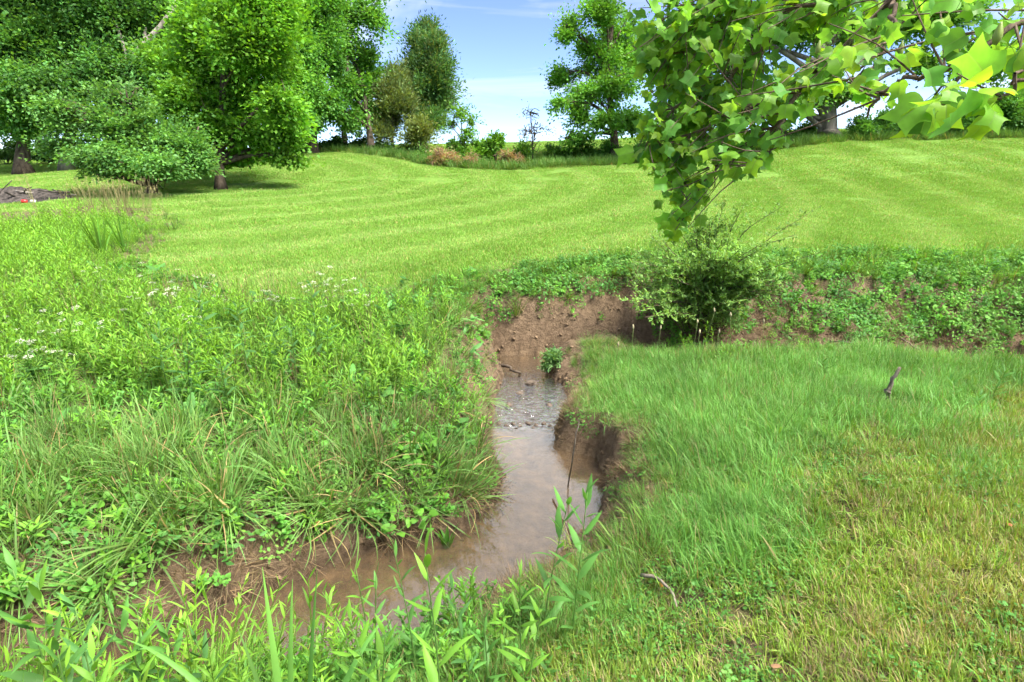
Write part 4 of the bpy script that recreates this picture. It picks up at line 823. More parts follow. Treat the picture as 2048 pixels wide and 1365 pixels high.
# rough grass strip along the upper lawn rim
rough = [tuft('rough_clump', 34, .16, .42, .016, 1.2, (.11, .25, .05), .05, 4, spread=.5) for _ in range(5)]
RIM = [hit(*p)[:2] for p in [(590, 308), (700, 306), (800, 316), (850, 328), (930, 338), (1040, 340), (1150, 334), (1280, 326), (1420, 312), (1560, 298), (1680, 286), (1850, 280), (2060, 276)]]
RIM = np.array(RIM); t = RS.uniform(0, len(RIM) - 1.001, 1700); i = t.astype(int); f = (t - i)[:, None]; pp = RIM[i] * (1 - f) + RIM[i + 1] * f
pp = pp + np.stack([RS.normal(0, .3, len(t)), np.abs(RS.normal(0, .9, len(t))) - .1], -1)
scatter('rough_grass', rough, *place(pp[:, 0], pp[:, 1], .15, .6, 1.3), 'rough unmown grass strip along the upper lawn rim', 'grass')

# ------------------------------------------------------------------ the tulip tree branch hanging into view
def tulip_leaf(name, fold, curl, tw, col):
    out = np.array([(0, 0), (.11, -.045), (.24, -.055), (.36, -.02), (.44, .06), (.49, .17), (.57, .31), (.47, .37), (.40, .44), (.375, .53), (.385, .64), (.41, .76), (.49, .93), (.36, .885), (.24, .85), (.12, .815), (0, .77)])
    def P(x, y):
        ax = abs(x); return (x * (1 - .10 * fold), y, fold * ax ** 1.4 - curl * (y - .25) ** 2 + tw * x * y + .05 * math.sin(9 * y + 3 * x) * ax - .10 * max(ax - .3, 0))
    mb = MB(); vs_ = []; uvs = []; tris = []; quads = []
    n = len(out); spine = np.stack([np.zeros(n), np.interp(np.linspace(0, 1, n), [0, .12, 1], [0, .02, .77])], -1)
    for sg in (1, -1):
        ids = np.zeros((3, n), int)
        for k in range(n):
            for j, f in enumerate((0, .5, 1)):
                p = spine[k] * (1 - f) + out[k] * f; ids[j, k] = len(vs_); vs_.append(P(sg * p[0], p[1])); uvs.append((sg * p[0], p[1], 0))
        for k in range(n - 1):
            for j in range(2):
                q = (ids[j, k], ids[j + 1, k], ids[j + 1, k + 1], ids[j, k + 1]); quads.append(q if sg > 0 else q[::-1])
    n0 = len(vs_); V = np.array(vs_); e = np.clip(np.hypot(V[:, 0], V[:, 1] - .4) * 1.6, 0, 1)[:, None]
    mb.add(V, np.array(col)[None] * (1 + .18 * (e - .5)) * np.array([1.0, 1.0, 1.0]), q=np.array(quads))
    tube(mb, curve([(0, -.62, .10), (0, -.3, .0), (0, .02, .003)], 4), np.array([.010, .010, .009, .009, .008])[:5], (.20, .32, .07), 4, False)
    uvs += [(.5, .3, 0)] * (mb.n - n0)
    return mb.mesh(name, M_TULIP, extra={'leafuv': np.array(uvs)})
TC = [(.18, .43, .055), (.15, .38, .065), (.23, .48, .05), (.31, .54, .045), (.13, .34, .07), (.21, .45, .05)]
TL = [tulip_leaf('leaf', f, c, t, TC[i % 6]) for i, (f, c, t) in enumerate([(.25, .35, .2), (.45, .2, -.2), (-.25, .5, .25), (.35, .7, 0), (.6, .3, .3), (.15, .25, -.35), (.4, -.3, .2), (.75, .45, 0), (.2, .8, -.25), (-.35, .3, .2)])]
BR_ = {'A': [(2250, -350, 1.7), (1990, -120, 2.0), (1790, 0, 2.2), (1680, 100, 2.4), (1560, 190, 2.6), (1440, 240, 2.8), (1330, 290, 2.95)],
       'B': [(1680, 100, 2.4), (1600, 170, 2.5), (1552, 250, 2.6), (1480, 300, 2.7), (1410, 360, 2.8), (1380, 410, 2.85), (1345, 452, 2.9)],
       'C': [(1990, -120, 2.0), (1800, -60, 2.3), (1600, 20, 2.6), (1450, 60, 2.8), (1340, 110, 2.9), (1265, 92, 3.0)],
       'D': [(2250, -350, 1.7), (2200, -60, 1.6), (2050, 40, 1.5), (1950, 120, 1.5), (1870, 190, 1.55)],
       'E': [(2300, -200, 1.5), (2180, 80, 1.35), (2060, 150, 1.3), (1990, 200, 1.35)],
       'F': [(1790, 0, 2.2), (1780, 70, 2.0), (1740, 120, 1.95), (1700, 165, 1.95)],
       'G': [(1600, 20, 2.6), (1490, 130, 2.8), (1400, 190, 2.9), (1310, 240, 3.0), (1290, 300, 3.0)],
       'H': [(1600, 170, 2.5), (1570, 240, 2.5), (1545, 290, 2.55), (1500, 335, 2.6)],
       'J': [(1800, -60, 2.3), (1560, -40, 2.6), (1400, 10, 2.8), (1300, 50, 2.9)],
       'K': [(1950, 120, 1.5), (1840, 150, 1.7), (1760, 190, 1.8), (1735, 235, 1.85)]}
tb = np.array([7.2, 3.4, 0.0]); tb[2] = ground(tb[0], tb[1]) - .05
tul = empty('tulip_tree', tb); tag(tul, 'tulip tree with broad lobed leaves hanging over the lawn from the upper photo corner', 'tree')
mb = MB(); P = curve([tb, tb + np.array([.05, .05, 1.5]), tb + np.array([-.1, 0, 3.2]), tb + np.array([.05, .1, 6.5])], 12); R = np.linspace(.24, .12, len(P)); R[0] = .34; tube(mb, P - tb, R, (.1, .1, .1), 12); mb.build('trunk', M_BARK, tul)
lim0 = at(*BR_['A'][0]); mb = MB(); P = curve([tb + np.array([-.1, 0, 3.1]), (5.0, 2.7, 4.3), (3.0, 2.1, 3.9), lim0], 14); tube(mb, P - tb, np.linspace(.07, .022, len(P)), (.1, .1, .1), 8)
E0 = at(*BR_['E'][0]); P = curve([(3.0, 2.1, 3.9), (2.3, 1.7, 3.5), E0], 6); tube(mb, P - tb, np.linspace(.022, .013, len(P)), (.1, .1, .1), 6)
mb.build('limb', M_TWIG, tul)
SIL = np.array([(1262, 30), (1236, 105), (1290, 175), (1275, 235), (1262, 300), (1285, 345), (1330, 370), (1290, 440), (1330, 470), (1400, 462), (1412, 400), (1430, 335), (1500, 348), (1560, 300), (1600, 215), (1690, 175), (1740, 200), (1850, 240), (1900, 285), (2010, 240), (2300, 240), (2300, -300), (1280, -300)])
leaves = []
def twig_leaf(p, d, size, yellow=0.0):
    up = np.array([0, 0, 1.0]); tocam = nrm((CAM - p)[None])[0]
    y = nrm((d * .5 + np.array([0, 0, -.5]) + RS.normal(0, .5, 3))[None])[0]
    n = nrm((up * .8 + np.array([.2, -.2, 0]) + tocam * .55 + RS.normal(0, .5, 3))[None])[0]; x = nrm(np.cross(y, n)[None])[0]; n = np.cross(x, y)
    c = p + y * size * .6
    leaves.append((c, x, y, n, size))
NTW = {'A': 54, 'B': 64, 'C': 74, 'D': 14, 'E': 6, 'F': 10, 'G': 74, 'H': 18, 'J': 60, 'K': 12}
tips = []
for key, pl in BR_.items():
    W_ = [at(*q) for q in pl]; P = curve(W_, 24); mb = MB(); r0 = {'A': .020, 'C': .014, 'D': .014}.get(key, .009)
    P[1:-1] += RS.normal(0, .008, (len(P) - 2, 3)); tube(mb, P - tb, np.linspace(r0, .003, len(P)), (.1, .1, .1), 6)
    br = mb.build('branch', M_TWIG, tul); tm = MB()
    for _ in range(NTW[key]):
        i = RS.randint(3, len(P) - 1); T = nrm((P[i + 1] - P[i])[None])[0]
        d = nrm((T * .8 + RS.normal(0, .6, 3) + np.array([0, 0, -.1]))[None])[0]; ln = RS.uniform(.14, .42); e = P[i] + d * ln
        ex, ey, _d = project(e)
        if not inpoly(np.array([ex]), np.array([ey]), SIL)[0]: continue
        Q = curve([P[i], (P[i] + e) / 2 + RS.normal(0, .015, 3), e], 5); tube(tm, Q - tb, np.linspace(.0042, .0016, len(Q)), (.1, .1, .1), 4, False)
        for u in np.linspace(.3, 1, RS.randint(4, 8)):
            p = Q[min(len(Q) - 1, int(u * (len(Q) - 1)))] + RS.normal(0, .012, 3); sz = RS.uniform(.042, .08) * np.clip(Q[0][1] / 2.6 + .1, .72, 1) * (.75 if u > .9 else 1)
            twig_leaf(p, d, sz)
    if tm.n: tm.build('twig', M_TWIG, tul)['kind'] = 'stuff'
    for k in range(6): twig_leaf(P[-1 - k // 2], P[-1] - P[-3], RS.uniform(.06, .11))
# the big leaves nearest the lens
for (px, py, dp, sz) in [(1985, 195, 1.18, .135), (1915, 205, 1.3, .13), (1870, 250, 1.35, .11), (1850, 240, 1.4, .09), (1905, 60, 1.5, .13), (1835, 70, 1.6, .12), (2020, 110, 1.3, .11), (1770, 60, 1.9, .12), (1700, 40, 2.0, .11), (1960, 20, 1.5, .13), (1880, 15, 1.6, .13), (1800, 165, 1.6, .10), (1850, 140, 1.5, .12), (1940, 115, 1.45, .10), (1760, 175, 1.9, .10), (1965, 75, 1.4, .11), (2030, 45, 1.3, .13), (2030, 240, 1.4, .11)]:
    twig_leaf(at(px, py - 25, dp), nrm(RS.normal(0, 1, (1, 3)))[0] * .4, sz * .54)
keep = []
for L_ in leaves:
    px, py, dp = project(L_[0])
    if dp > .7 and inpoly(np.array([px]), np.array([py]), SIL)[0]: keep.append((L_[4] / dp * (1 if -40 < px < 2090 and py > -40 else .2), L_))
keep.sort(key=lambda a: -a[0]); keep = [k[1] for k in keep]
def lmat(L_): c, x, y, n, s = L_; return Matrix(((x[0] * s, y[0] * s, n[0] * s, c[0]), (x[1] * s, y[1] * s, n[1] * s, c[1]), (x[2] * s, y[2] * s, n[2] * s, c[2]), (0, 0, 0, 1)))
Tinv = Matrix.Translation(Vector(-tb))
for L_ in keep[:300]:
    o = bpy.data.objects.new('leaf', TL[RS.randint(0, len(TL))]); COL.objects.link(o); o.parent = tul; o.matrix_local = Tinv @ lmat(L_)
mb = MB(); uva = []
for L_ in keep[300:]:
    me = TL[RS.randint(0, len(TL))]; n = len(me.vertices); v = np.zeros(n * 3, np.float32); me.vertices.foreach_get('co', v); v = v.reshape(-1, 3)
    c, x, y, nn, s_ = L_; w_ = c - tb + (v[:, :1] * x + v[:, 1:2] * y + v[:, 2:] * nn) * s_
    ca = np.zeros(n * 4, np.float32); me.color_attributes['col'].data.foreach_get('color', ca); ua = np.zeros(n * 3, np.float32); me.attributes['leafuv'].data.foreach_get('vector', ua)
    f = RS.uniform(.8, 1.25); q = [p.vertices[:] for p in me.polygons]
    mb.add(w_, ca.reshape(-1, 4)[:, :3] * f, q=[a for a in q if len(a) == 4], t=[a for a in q if len(a) == 3]); uva.append(ua.reshape(-1, 3))
if mb.n: o = mb.build('foliage', M_TULIP, tul, extra={'leafuv': np.concatenate(uva)}); o['kind'] = 'stuff'
print('tulip leaves', len(leaves), len(keep))
M_POD = foliage_mat('seed_cone', .15, .5, .3, 20, .15, 0)
for (px, py, dp) in [(1810, 128, 1.9), (1914, 92, 1.6), (1891, 190, 1.45), (1995, 68, 1.45), (1800, 100, 1.95), (1636, 96, 2.35), (1963, 120, 1.5), (1510, 130, 2.6)]:
    c = at(px, py, dp); mb = MB(); P = np.linspace(0, 1, 7)[:, None] * np.array([.004, 0, .055]) + c - tb - np.array([0, 0, .025])
    tube(mb, P, np.array([.004, .009, .011, .010, .008, .0045, .001]), (.20, .27, .06), 8); mb.build('seed_cone', M_POD, tul)

# ------------------------------------------------------------------ shrub on the far bank
sb = hit(1400, 655); shr = empty('bank_shrub', sb); tag(shr, 'dense small leaved shrub leaning over the creek below the hanging branch', 'shrub')
cl = mkclumps([(1380, 560, 125, 75), (1320, 580, 70, 62), (1460, 580, 80, 68), (1385, 490, 78, 55), (1475, 510, 65, 42), (1425, 440, 60, 30), (1330, 515, 65, 50), (1395, 625, 110, 34), (1505, 600, 55, 42), (1530, 560, 40, 30)], 6.75, .25)
mb = MB(); lf = MB(); arch = []
ends = [at(px, py, 6.6 + RS.uniform(-.3, .3)) for (px, py) in [(1620, 425), (1565, 412), (1490, 406), (1590, 470), (1640, 505), (1255, 545), (1270, 500), (1545, 520), (1450, 402), (1390, 420), (1300, 470), (1560, 590), (1250, 600), (1575, 555), (1340, 440), (1262, 520), (1275, 560), (1258, 575), (1285, 600), (1300, 540), (1270, 625), (1296, 505), (1310, 580), (1290, 635), (1315, 612)]]
for _ in range(115):
    c, r, a = cl[RS.choice([0, 1, 1, 2, 2, 3, 4, 4, 5, 6, 6, 8, 8, 9, 9])]; e = c + nrm(RS.normal(0, 1, 3)) * r * RS.uniform(.6, 1.15); ends.append(e)
for e in ends:
    s0 = sb + RS.normal(0, .10, 3) * np.array([1, 1, 0]) - np.array([0, 0, .05]); m_ = s0 * .55 + e * .45; m_[2] = s0[2] * .35 + e[2] * .65 + .05
    Q = curve([s0, m_ + RS.normal(0, .04, 3), e], 12); arch.append(Q); tube(mb, Q - sb, np.linspace(.009, .002, len(Q)), (.1, .1, .1), 5, False)
mb.build('stem', M_TWIG, shr)
for Q in arch:
    shade_ = RS.uniform(.75, 1.25)
    for t in np.sort(RS.uniform(.14, 1, 22)):
        p = np.array([np.interp(t, np.linspace(0, 1, len(Q)), Q[:, k]) for k in range(3)]); az = RS.uniform(0, 6.28); el = RS.normal(.35, .5); L_ = RS.uniform(.10, .28) * (1.25 - .6 * t)
        d = np.array([math.cos(az) * math.cos(el), math.sin(az) * math.cos(el), math.sin(el)]); m = 13; u = np.linspace(.1, 1, m); b = p + d * (L_ * u)[:, None]; sgn = np.where(np.arange(m) % 2, 1, -1)
        sd = np.array([-math.sin(az), math.cos(az), 0]); dl = d * .6 + sd * (sgn * .6)[:, None] + RS.normal(0, .55, (m, 3)); c1 = jit((.21, .38, .085), m, .2) * shade_
        strips(lf, b, dl, np.cross(dl, np.array([0, 0, 1.0]) + RS.normal(0, .3, (m, 3))), RS.uniform(.028, .05, m), RS.uniform(.014, .022, m), .4, 2, 'oval', c1 * .92, c1)
lf.v = [v - sb.astype(np.float32) for v in lf.v]; o = lf.build('foliage', M_WEED, shr); o['kind'] = 'stuff'

# ------------------------------------------------------------------ single plants
def unit_leaf(name, droop, fold, prof, asp, col, K=5, curlc=0.0):
    mb = MB(); strips(mb, [(0, 0, 0)], [(1, 0, .25)], [(0, 1, 0)], 1.0, asp, droop, K, prof, np.array(col) * .9, np.array(col) * 1.05, fold=fold); return mb.mesh(name, M_WEED)
WL = {c: [unit_leaf('leaf', dr, fo, 'lance', asp, colr) for dr, fo, asp in ((.5, .35, .19), (.9, .25, .21), (1.3, .3, .18), (.2, .5, .2))]
      for c, colr in (('bright', (.155, .34, .04)), ('green', (.10, .25, .05)), ('deep', (.085, .215, .055)))}
def basis(d, roll=0.0):
    x = Vector(d).normalized(); z = Vector((0, 0, 1)); y = z.cross(x)
    if y.length < 1e-3: y = Vector((0, 1, 0))
    y.normalize(); z = x.cross(y); M = Matrix((x, y, z)).transposed().to_4x4(); return M @ Matrix.Rotation(roll, 4, 'X')
def stalk(name, label, px, py, depth, col, nl, ll, group, cat='weed', el0=.35, el1=1.0, lean=None, rad=.0035, droopset=(0, 1, 2, 3), start=.25):
    top = at(px, py, depth); ln = RS.normal(0, .05, 2) if lean is None else np.array(lean)
    bx, by = top[0] - ln[0], top[1] - ln[1]; b = np.array([bx, by, max(ground(bx, by), -.05) - .02]); H = top[2] - b[2]
    if H < .12: return None
    root = empty(name, b); tag(root, label, cat, group)
    P = curve([np.zeros(3), (top - b) * .5 + RS.normal(0, .012, 3) * np.array([1, 1, 0]), top - b], 8); mb = MB(); tube(mb, P, np.linspace(rad, rad * .45, len(P)), np.array((.13, .25, .06)), 5); mb.build('stem', M_WEED, root)
    t = start + (1 - start) * np.linspace(0, 1, nl) ** .8; az0 = RS.uniform(0, 6.28)
    for k in range(nl):
        p = [float(np.interp(t[k], np.linspace(0, 1, len(P)), P[:, j])) for j in range(3)]; az = az0 + k * 2.4 + RS.normal(0, .2); el = el0 + (el1 - el0) * t[k] ** 3 + RS.normal(0, .12)
        d = (math.cos(az) * math.cos(el), math.sin(az) * math.cos(el), math.sin(el)); s_ = ll * RS.uniform(.75, 1.15) * (1 - .4 * t[k] ** 4)
        o = bpy.data.objects.new('leaf', WL[col][RS.choice(droopset)]); COL.objects.link(o); o.parent = root
        o.matrix_local = Matrix.Translation(p) @ basis(d, RS.normal(0, .25)) @ Matrix.Scale(s_, 4)
    return root
FG = 'leafy weeds on the near creek edge'
for (px, py, dp, col, nl, ll, lb) in [
        (850, 1108, 1.60, 'bright', 9, .12, 'tallest weed in front of the water with long pointed leaves'), (1175, 985, 2.25, 'green', 10, .13, 'tall weed with narrow leaves beside the undercut bank'), (1135, 1010, 2.3, 'green', 8, .12, 'weed just left of the tall one by the undercut bank'),
        (1040, 1140, 2.0, 'bright', 9, .085, 'short weed at the water edge below the pool middle'), (788, 1100, 2.15, 'green', 9, .075, 'weed standing against the brown shallows'), (712, 1140, 2.1, 'bright', 9, .075, 'slim weed at the left of the brown shallows'),
        (645, 1185, 2.0, 'bright', 9, .08, 'low weed beside the broad grass blades'), (752, 1150, 2.0, 'green', 9, .075, 'small weed between the two shallows weeds'), (965, 1225, 1.9, 'green', 9, .08, 'weed right of the tallest front weed'), (905, 1180, 1.9, 'deep', 7, .07, 'thin dark weed behind the tallest front weed'),
        (25, 1140, 1.75, 'green', 11, .12, 'large weed cut by the photo edge at the bottom corner'), (75, 1165, 1.8, 'bright', 11, .11, 'bright weed second from the bottom corner'), (150, 1215, 1.75, 'deep', 11, .11, 'dark leafy weed third from the bottom corner'), (215, 1205, 1.9, 'green', 11, .10, 'leafy weed fourth from the bottom corner'),
        (275, 1225, 1.95, 'bright', 10, .095, 'weed at the near end of the left shallows'), (330, 1260, 1.9, 'green', 10, .09, 'weed standing in front of the dark inlet'), (110, 1280, 1.6, 'green', 10, .11, 'wide weed low in the bottom corner'), (390, 1280, 1.85, 'deep', 9, .09, 'dark weed left of the broad grass blades'),
        (700, 1240, 1.8, 'bright', 9, .085, 'bright weed between the broad grass and the tallest weed'), (1090, 1190, 1.95, 'bright', 8, .08, 'weed in the grass below the undercut bank'), (770, 1270, 1.65, 'bright', 9, .09, 'short weed at the photo foot left of the tallest weed'), (185, 1320, 1.55, 'bright', 9, .11, 'weed at the photo foot near the bottom corner')]:
    stalk('leafy_weed', lb, px, py, dp, col, nl + 5, ll * 1.3, FG, start=.12)
for (px, py, dp, nl, lb) in [(622, 568, 5.6, 15, 'tallest stalk with drooping leaves standing before the lawn'), (472, 608, 5.6, 15, 'tall drooping stalk, middle of the three before the lawn'), (393, 580, 5.9, 16, 'dark tall stalk, leftmost of the three before the lawn'),
                             (545, 635, 5.6, 12, 'thinner stalk between the two tall ones'), (580, 660, 5.6, 11, 'short stalk left of the tallest'), (318, 655, 5.4, 14, 'short bushy stalk among the white flowers'), (376, 690, 5.3, 14, 'low dark stalk right of the white flowers'), (440, 720, 5.0, 13, 'low stalk nearest the creek in the weed bed'), (655, 640, 5.9, 10, 'short stalk right of the tallest')]:
    stalk('tall_stalk', lb, px, py, dp - 1.0, 'deep', nl + 4, .17 if nl > 13 else .14, 'tall drooping stalks on the far bank', el0=.1, el1=.6, rad=.005, droopset=(1, 2, 2), start=.3)
for (px, py, dp, lb) in [(2010, 745, 4.5, 'dark weed at the photo edge on the near bank'), (1960, 790, 4.3, 'leafy weed next to the photo edge on the near bank'), (1900, 760, 4.6, 'weed near the broken branch stub'), (1645, 720, 5.2, 'weed on the far rim of the near bank'), (1720, 500, 8.4, 'single upright weed at the lawn edge')]:
    stalk('leafy_weed', lb, px, py, dp, 'green', 12, .11, 'weeds on the right bank')
# broad bladed grass plants in the foreground and by the meadow
def blade_plant(name, label, b, specs, col, width, group=None):
    root = empty(name, b); tag(root, label, 'grass', group)
    for (az, el, L, dr) in specs:
        mb = MB(); d = np.array([[math.cos(az) * math.cos(el), math.sin(az) * math.cos(el), math.sin(el)]]); c = jit(col, 1, .12)
        strips(mb, [RS.normal(0, .012, 3) * np.array([1, 1, 0])], d, [(-math.sin(az), math.cos(az), RS.normal(0, .15))], L, width * RS.uniform(.8, 1.15), dr, 10, 'blade', c * .9, c, fold=.3); mb.build('leaf', M_WEED, root)
    return root
b = at(560, 1380, 1.65); b[2] = ground(b[0], b[1]) - .02
blade_plant('broad_grass', 'broad bladed grass clump leaning over the water at the photo foot', b, [(2.0, 1.35, .80, .4), (1.0, 1.4, .82, .3), (2.9, 1.1, .80, 1.5), (.5, 1.15, .7, 1.1), (1.6, 1.3, .72, .6), (3.3, 1.0, .8, 1.9), (.1, 1.0, .7, 1.5), (2.4, 1.25, .6, 1.0), (1.0, 1.1, .65, 1.5), (-.4, 1.1, .75, 1.6)], (.14, .34, .065), .030)
b = at(690, 1420, 1.5); b[2] = ground(b[0], b[1]) - .02
blade_plant('broad_grass', 'second broad bladed grass clump at the very photo foot', b, [(2.2, 1.0, .5, 1.3), (1.0, 1.1, .45, 1.2), (.3, .9, .5, 1.4), (3.0, .9, .5, 1.8), (1.6, 1.3, .42, .5)], (.14, .34, .07), .03)
for (px, py, n, L, lb) in [(205, 520, 15, .85, 'reed like clump with tall broad blades at the meadow bend'), (250, 505, 11, .75, 'smaller broad bladed clump right of the reed like one'), (150, 530, 10, .7, 'broad bladed clump left of the reed like one')]:
    b = hit(px, py); blade_plant('reed_clump', lb, b, [(RS.uniform(0, 6.28), RS.uniform(.95, 1.45), L * RS.uniform(.7, 1.1), RS.uniform(.3, 1.3)) for _ in range(n)], (.15, .33, .045), .035, 'broad bladed clumps at the meadow bend')
for (px, py, n, lb) in [(640, 770, 9, 'bright grass clump below the tallest stalk'), (820, 930, 9, 'arching grass clump nearest the gravel edge'), (480, 1080, 8, 'blade grass clump halfway along the brown bank'), (140, 1010, 9, 'broad grass clump on the straw slope'), (1560, 880, 8, 'coarse grass clump in the middle of the near bank'), (900, 640, 9, 'grass clump beside the bare earth face')]:
    b = hit(px, py); blade_plant('blade_grass', lb, b, [(RS.uniform(0, 6.28), RS.uniform(.7, 1.4), RS.uniform(.28, .45), RS.uniform(.5, 1.7)) for _ in range(n)], (.13, .29, .04), .012, 'single blade grass clumps')
# dock plant standing in the shallows
b = hit(895, 1095); blade_plant('dock_plant', 'small dock plant with wavy leaves standing in the shallows', b + np.array([0, 0, .0]), [(RS.uniform(0, 6.28), RS.uniform(.8, 1.4), RS.uniform(.12, .2), RS.uniform(.1, .6)) for _ in range(9)], (.11, .27, .04), .030)
# ribwort seed stalks on the spit rim
def seed_stalk(px, py, depth, label, grp):
    top = at(px, py, depth); bx, by = top[0] + RS.normal(0, .07), top[1] + RS.normal(0, .05); b = np.array([bx, by, ground(bx, by)]); root = empty('seed_stalk', b); tag(root, label, 'weed', grp)
    mb = MB(); tube(mb, curve([np.zeros(3), (top - b) * .5 + RS.normal(0, .01, 3), top - b], 6), .0022, (.16, .22, .07), 4); mb.build('stem', M_WEED, root)
    mb = MB(); P = np.linspace(0, 1, 6)[:, None] * np.array([RS.normal(0, .008), 0, .045]) + (top - b); tube(mb, P, np.array([.003, .007, .0085, .0075, .005, .001]), (.42, .36, .22), 6); mb.build('seed_head', M_DRY, root)
for (px, py) in [(1250, 672), (1270, 650), (1330, 664), (1388, 640), (1404, 668), (1428, 634), (1452, 655), (1466, 630), (1530, 662)]:
    seed_stalk(px + RS.normal(0, 10), py + RS.normal(0, 12), 5.3 + RS.uniform(-.4, .3), 'thin stalk with a pale seed head on the spit rim before the shrub', 'seed stalks on the spit rim')
seed_stalk(1698, 975, 3.4, 'bent pale seed stalk in the near turf', None)
sh = []
for _ in range(4):
    mb = MB()
    for k in range(9):
        e = np.array([RS.normal(0, .12), RS.normal(0, .12), RS.uniform(.55, .85)]); tube(mb, curve([(RS.normal(0, .03), RS.normal(0, .03), 0), e * .5, e], 4), .003, (.25, .24, .10), 3, False)
        strips(mb, np.repeat(e[None], 12, 0) - np.linspace(0, .1, 12)[:, None] * np.array([0, 0, 1]), RS.normal(0, 1, (12, 3)) + np.array([0, 0, .8]), RS.normal(0, 1, (12, 3)), .03, .008, .2, 1, 'oval', jit((.40, .33, .17), 12), jit((.40, .33, .17), 12))
    sh.append(mb.mesh('seed_grass', M_DRY))
c = hit(222, 428); x = c[0] + RS.normal(0, .55, 26); y = c[1] + RS.normal(0, .35, 26)
scatter('seeding_grass', sh, *place(x, y, .12, .8, 1.15), 'pale seeding grass tops at the meadow bend', 'grass')
c = hit(60, 470); x = c[0] + RS.normal(0, 1.1, 60); y = c[1] + RS.normal(0, .8, 60)
scatter('rank_grass', rough[:3] + tallweed[:2], *place(x, y, .15, .6, 1.0), 'rank grass at the photo edge beyond the creek', 'grass')

# ------------------------------------------------------------------ sticks, stones, litter
def stick(name, label, pts, r, mat=None, cat='stick', sides=7):
    P = curve(pts, 10); b = P[0].copy(); P = P - b; P[1:-1] += RS.normal(0, r * .5, (len(P) - 2, 3)); mb = MB(); tube(mb, P, np.linspace(r, r * .55, len(P)), (.1, .1, .1), sides)
    o = mb.build(name, mat or M_STICK); o.location = tuple(float(v) for v in b); return tag(o, label, cat)
def gp(px, py, up=.0): p = hit(px, py); p[2] += up; return p
stick('bare_stick', 'thin pale stick standing upright in the pool beside the undercut bank', [onz(1136, 975, -.05), at(1146, 910, 3.75), at(1158, 838, 3.7)], .006)
stick('branch_stub', 'grey broken branch stub poking out of the near bank grass', [at(1768, 800, 4.55), at(1780, 775, 4.5), at(1800, 735, 4.45)], .022, cat='branch')
stick('fallen_stick', 'curved grey stick lying in the near turf', [gp(1282, 1168, .05), gp(1312, 1180, .06), gp(1335, 1200, .06), gp(1352, 1225, .03)], .010)
stick('fallen_stick', 'dark twig lying across the pool edge below the tall weeds', [gp(1105, 1032, .03) * np.array([1, 1, 0]) + np.array([0, 0, .01]), onz(1140, 1060, .015), onz(1180, 1085, .03)], .006, M_TWIG)
stick('driftwood', 'small bent driftwood root at the head of the riffle', [onz(985, 732, .03), onz(1012, 733, .08), onz(1030, 742, .06), onz(1040, 746, .01)], .022, M_BARK)
stick('fallen_stick', 'pale stick slanting across the bank far right of the shrub', [gp(1800, 684, .04), gp(1825, 700, .05), gp(1846, 712, .04)], .010)
stick('fallen_stick', 'long thin pale stick lying along the straw bank', [gp(1760, 668, .05), gp(1830, 665, .07), gp(1890, 660, .05)], .007)
stick('fallen_stick', 'grey stick on the bank foot right of the shrub', [gp(1660, 690, .04), gp(1690, 693, .05), gp(1720, 696, .03)], .008)
stick('fallen_stick', 'reddish dry stem lying in the weed bed left of the creek', [gp(372, 868, .08), gp(395, 856, .10), gp(420, 845, .08)], .004, M_TWIG)
def stone(label, px, py, r, z=.0, group='stones in the riffle'):
    c = onz(px, py, z); P = nrm(RS.normal(0, 1, (26, 3))) * r * np.array([1.2, .9, .6])
    import bmesh
    bm = bmesh.new(); [bm.verts.new(p) for p in P]; bmesh.ops.convex_hull(bm, input=bm.verts); loose = [v for v in bm.verts if not v.link_faces]; bmesh.ops.delete(bm, geom=loose, context='VERTS'); bmesh.ops.bevel(bm, geom=list(bm.edges), offset=r * .08, segments=1, affect='EDGES')
    me = bpy.data.meshes.new('stone'); bm.to_mesh(me); bm.free(); me.materials.append(M_STONE); o = bpy.data.objects.new('stone', me); COL.objects.link(o); o.location = tuple(float(a) for a in c); o.rotation_euler = (0, 0, RS.uniform(0, 6)); return tag(o, label, 'stone', group)
for (px, py, r) in [(1012, 851, .022), (1026, 849, .028), (1040, 853, .022), (1056, 848, .03), (1072, 851, .024), (1088, 847, .028), (1100, 852, .02), (998, 848, .028), (1033, 857, .016), (1066, 856, .018)]:
    stone('small brown stone in the row where the riffle meets the pool', px, py, r)
for (px, py, r, lb) in [(1018, 812, .05, 'stone breaking the water at the left of the riffle'), (1062, 768, .075, 'larger brown stone in the upper riffle'), (1040, 788, .055, 'flat stone just below the larger riffle stone'), (1098, 812, .045, 'stone near the right edge of the riffle')]:
    stone(lb, px, py, r, -.008)
def dead_leaf(label, px, py, size, col, up=.03):
    c = gp(px, py, up); mb = MB(); strips(mb, [(0, 0, 0)], [(1, .2, .3)], [(-.2, 1, .2)], size, size * .55, .7, 5, 'oval', col, np.array(col) * 1.1, fold=.3); o = mb.build('dead_leaf', M_DRY); o.location = tuple(float(a) for a in c); o.rotation_euler = (RS.normal(0, .3), RS.normal(0, .3), RS.uniform(0, 6)); return tag(o, label, 'leaf')
dead_leaf('curled tan dead leaf on the straw bank above the dock plant', 858, 1020, .08, (.22, .13, .075), .04)
dead_leaf('orange dead leaf beside the curved stick', 1322, 1178, .05, (.34, .17, .035), .05)
dead_leaf('brown dead leaf in the turf at the photo foot', 1555, 1345, .06, (.19, .11, .06), .04)
dead_leaf('small tan leaf in the middle of the near turf', 1440, 1010, .045, (.22, .14, .07), .04)
dead_leaf('reddish dead leaf in the near turf by the photo edge', 2010, 1060, .04, (.24, .09, .04), .04)

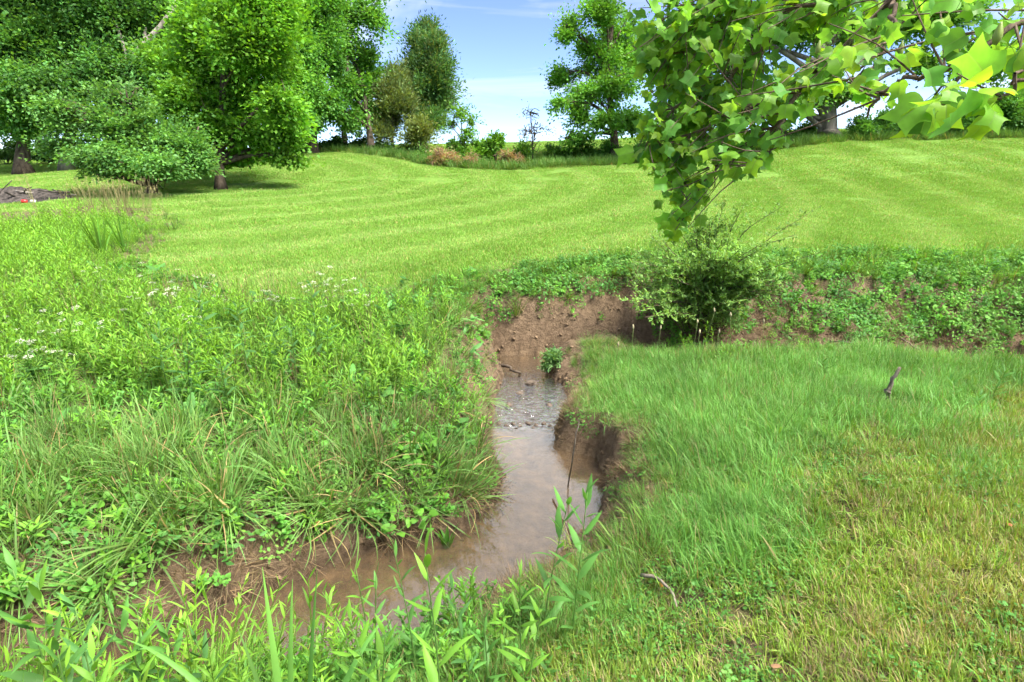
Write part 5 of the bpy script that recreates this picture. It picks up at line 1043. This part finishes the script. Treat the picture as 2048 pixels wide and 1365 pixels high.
# burnt brush pile on the far lawn
pb_ = hit(38, 402); pile = empty('brush_pile', pb_); tag(pile, 'dark burnt brush pile on the lawn under the large tree', 'brush pile')
mb = MB(); n = 28; xx, yy = np.meshgrid(np.linspace(-1, 1, n), np.linspace(-1, 1, n)); rr = np.hypot(xx, yy); zz = np.clip(1 - rr ** 2, -.05, 1) * (.30 + .5 * (fbm(xx * 4 + 9, yy * 4, 91) - .4)) - .02
I = np.arange(n * n).reshape(n, n); wx_ = xx * 1.7; wy_ = yy * 1.2
gz = terrain(pb_[0] + wx_, pb_[1] + wy_) - pb_[2]
mb.add(np.stack([wx_, wy_, zz + gz], -1).reshape(-1, 3), (.1, .1, .1), q=np.stack([I[:-1, :-1], I[:-1, 1:], I[1:, 1:], I[1:, :-1]], -1).reshape(-1, 4)); mb.build('ash_mound', M_CHAR, pile)
for k in range(34):
    a = RS.uniform(0, 6.28); c = np.array([RS.normal(0, .7), RS.normal(0, .45), RS.uniform(.1, .32)]); L = RS.uniform(.3, .9); d = np.array([math.cos(a), math.sin(a) * .8, RS.normal(0, .25)]) * L / 2
    mb = MB(); P = curve([c - d, c + RS.normal(0, .03, 3), c + d], 4); tube(mb, P, np.linspace(1, .7, len(P)) * RS.uniform(.012, .045), (.1, .1, .1), 6); mb.build('burnt_stick', [M_CHAR, M_CHAR, M_BARKG][k % 3], pile)
for (dx, dy, lb, m, r) in [(.95, -.95, 'small red can lying at the front of the brush pile', M_RED, .055), (1.18, -.92, 'pale scrap lying beside the red can', M_PALE, .05)]:
    p = pb_ + np.array([dx, dy, 0]); p[2] = ground(p[0], p[1]) + r * .9; mb = MB(); tube(mb, np.array([(-.11, 0, 0), (-.105, 0, 0), (0, 0, .01), (.105, 0, .0), (.11, 0, 0)]) * (r / .085), np.array([.8, 1, .96, 1, .8]) * r, (.1, .1, .1), 12)
    o = mb.build('can' if m is M_RED else 'scrap', m); o.location = tuple(float(v) for v in p); o.rotation_euler = (0, .1, .5); tag(o, lb, 'litter')

# mugwort tuft on the spit tip
mc_ = hit(1112, 735); mg = empty('mugwort_clump', mc_); tag(mg, 'small grey green mugwort clump on the tip of the spit', 'weed')
cl = mkclumps([(1108, 712, 24, 18), (1128, 722, 20, 14), (1098, 728, 14, 12)], float(project(mc_)[2]), .05); mb = MB(); crown_leaves(mb, cl, .05, .4, (.12, .25, .08), .10, 14, 22, up=.9, tip=(.2, .34, .12), tipf=.3); mb.v = [v - mc_.astype(np.float32) for v in mb.v]; o = mb.build('foliage', M_WEED, mg); o['kind'] = 'stuff'
mb = MB()
for _ in range(8):
    e = cl[RS.randint(0, 3)][0] + RS.normal(0, .05, 3) - mc_; tube(mb, curve([RS.normal(0, .02, 3) * np.array([1, 1, 0]), e * .5, e], 4), .003, (.14, .22, .08), 4, False)
mb.build('stem', M_WEED, mg)
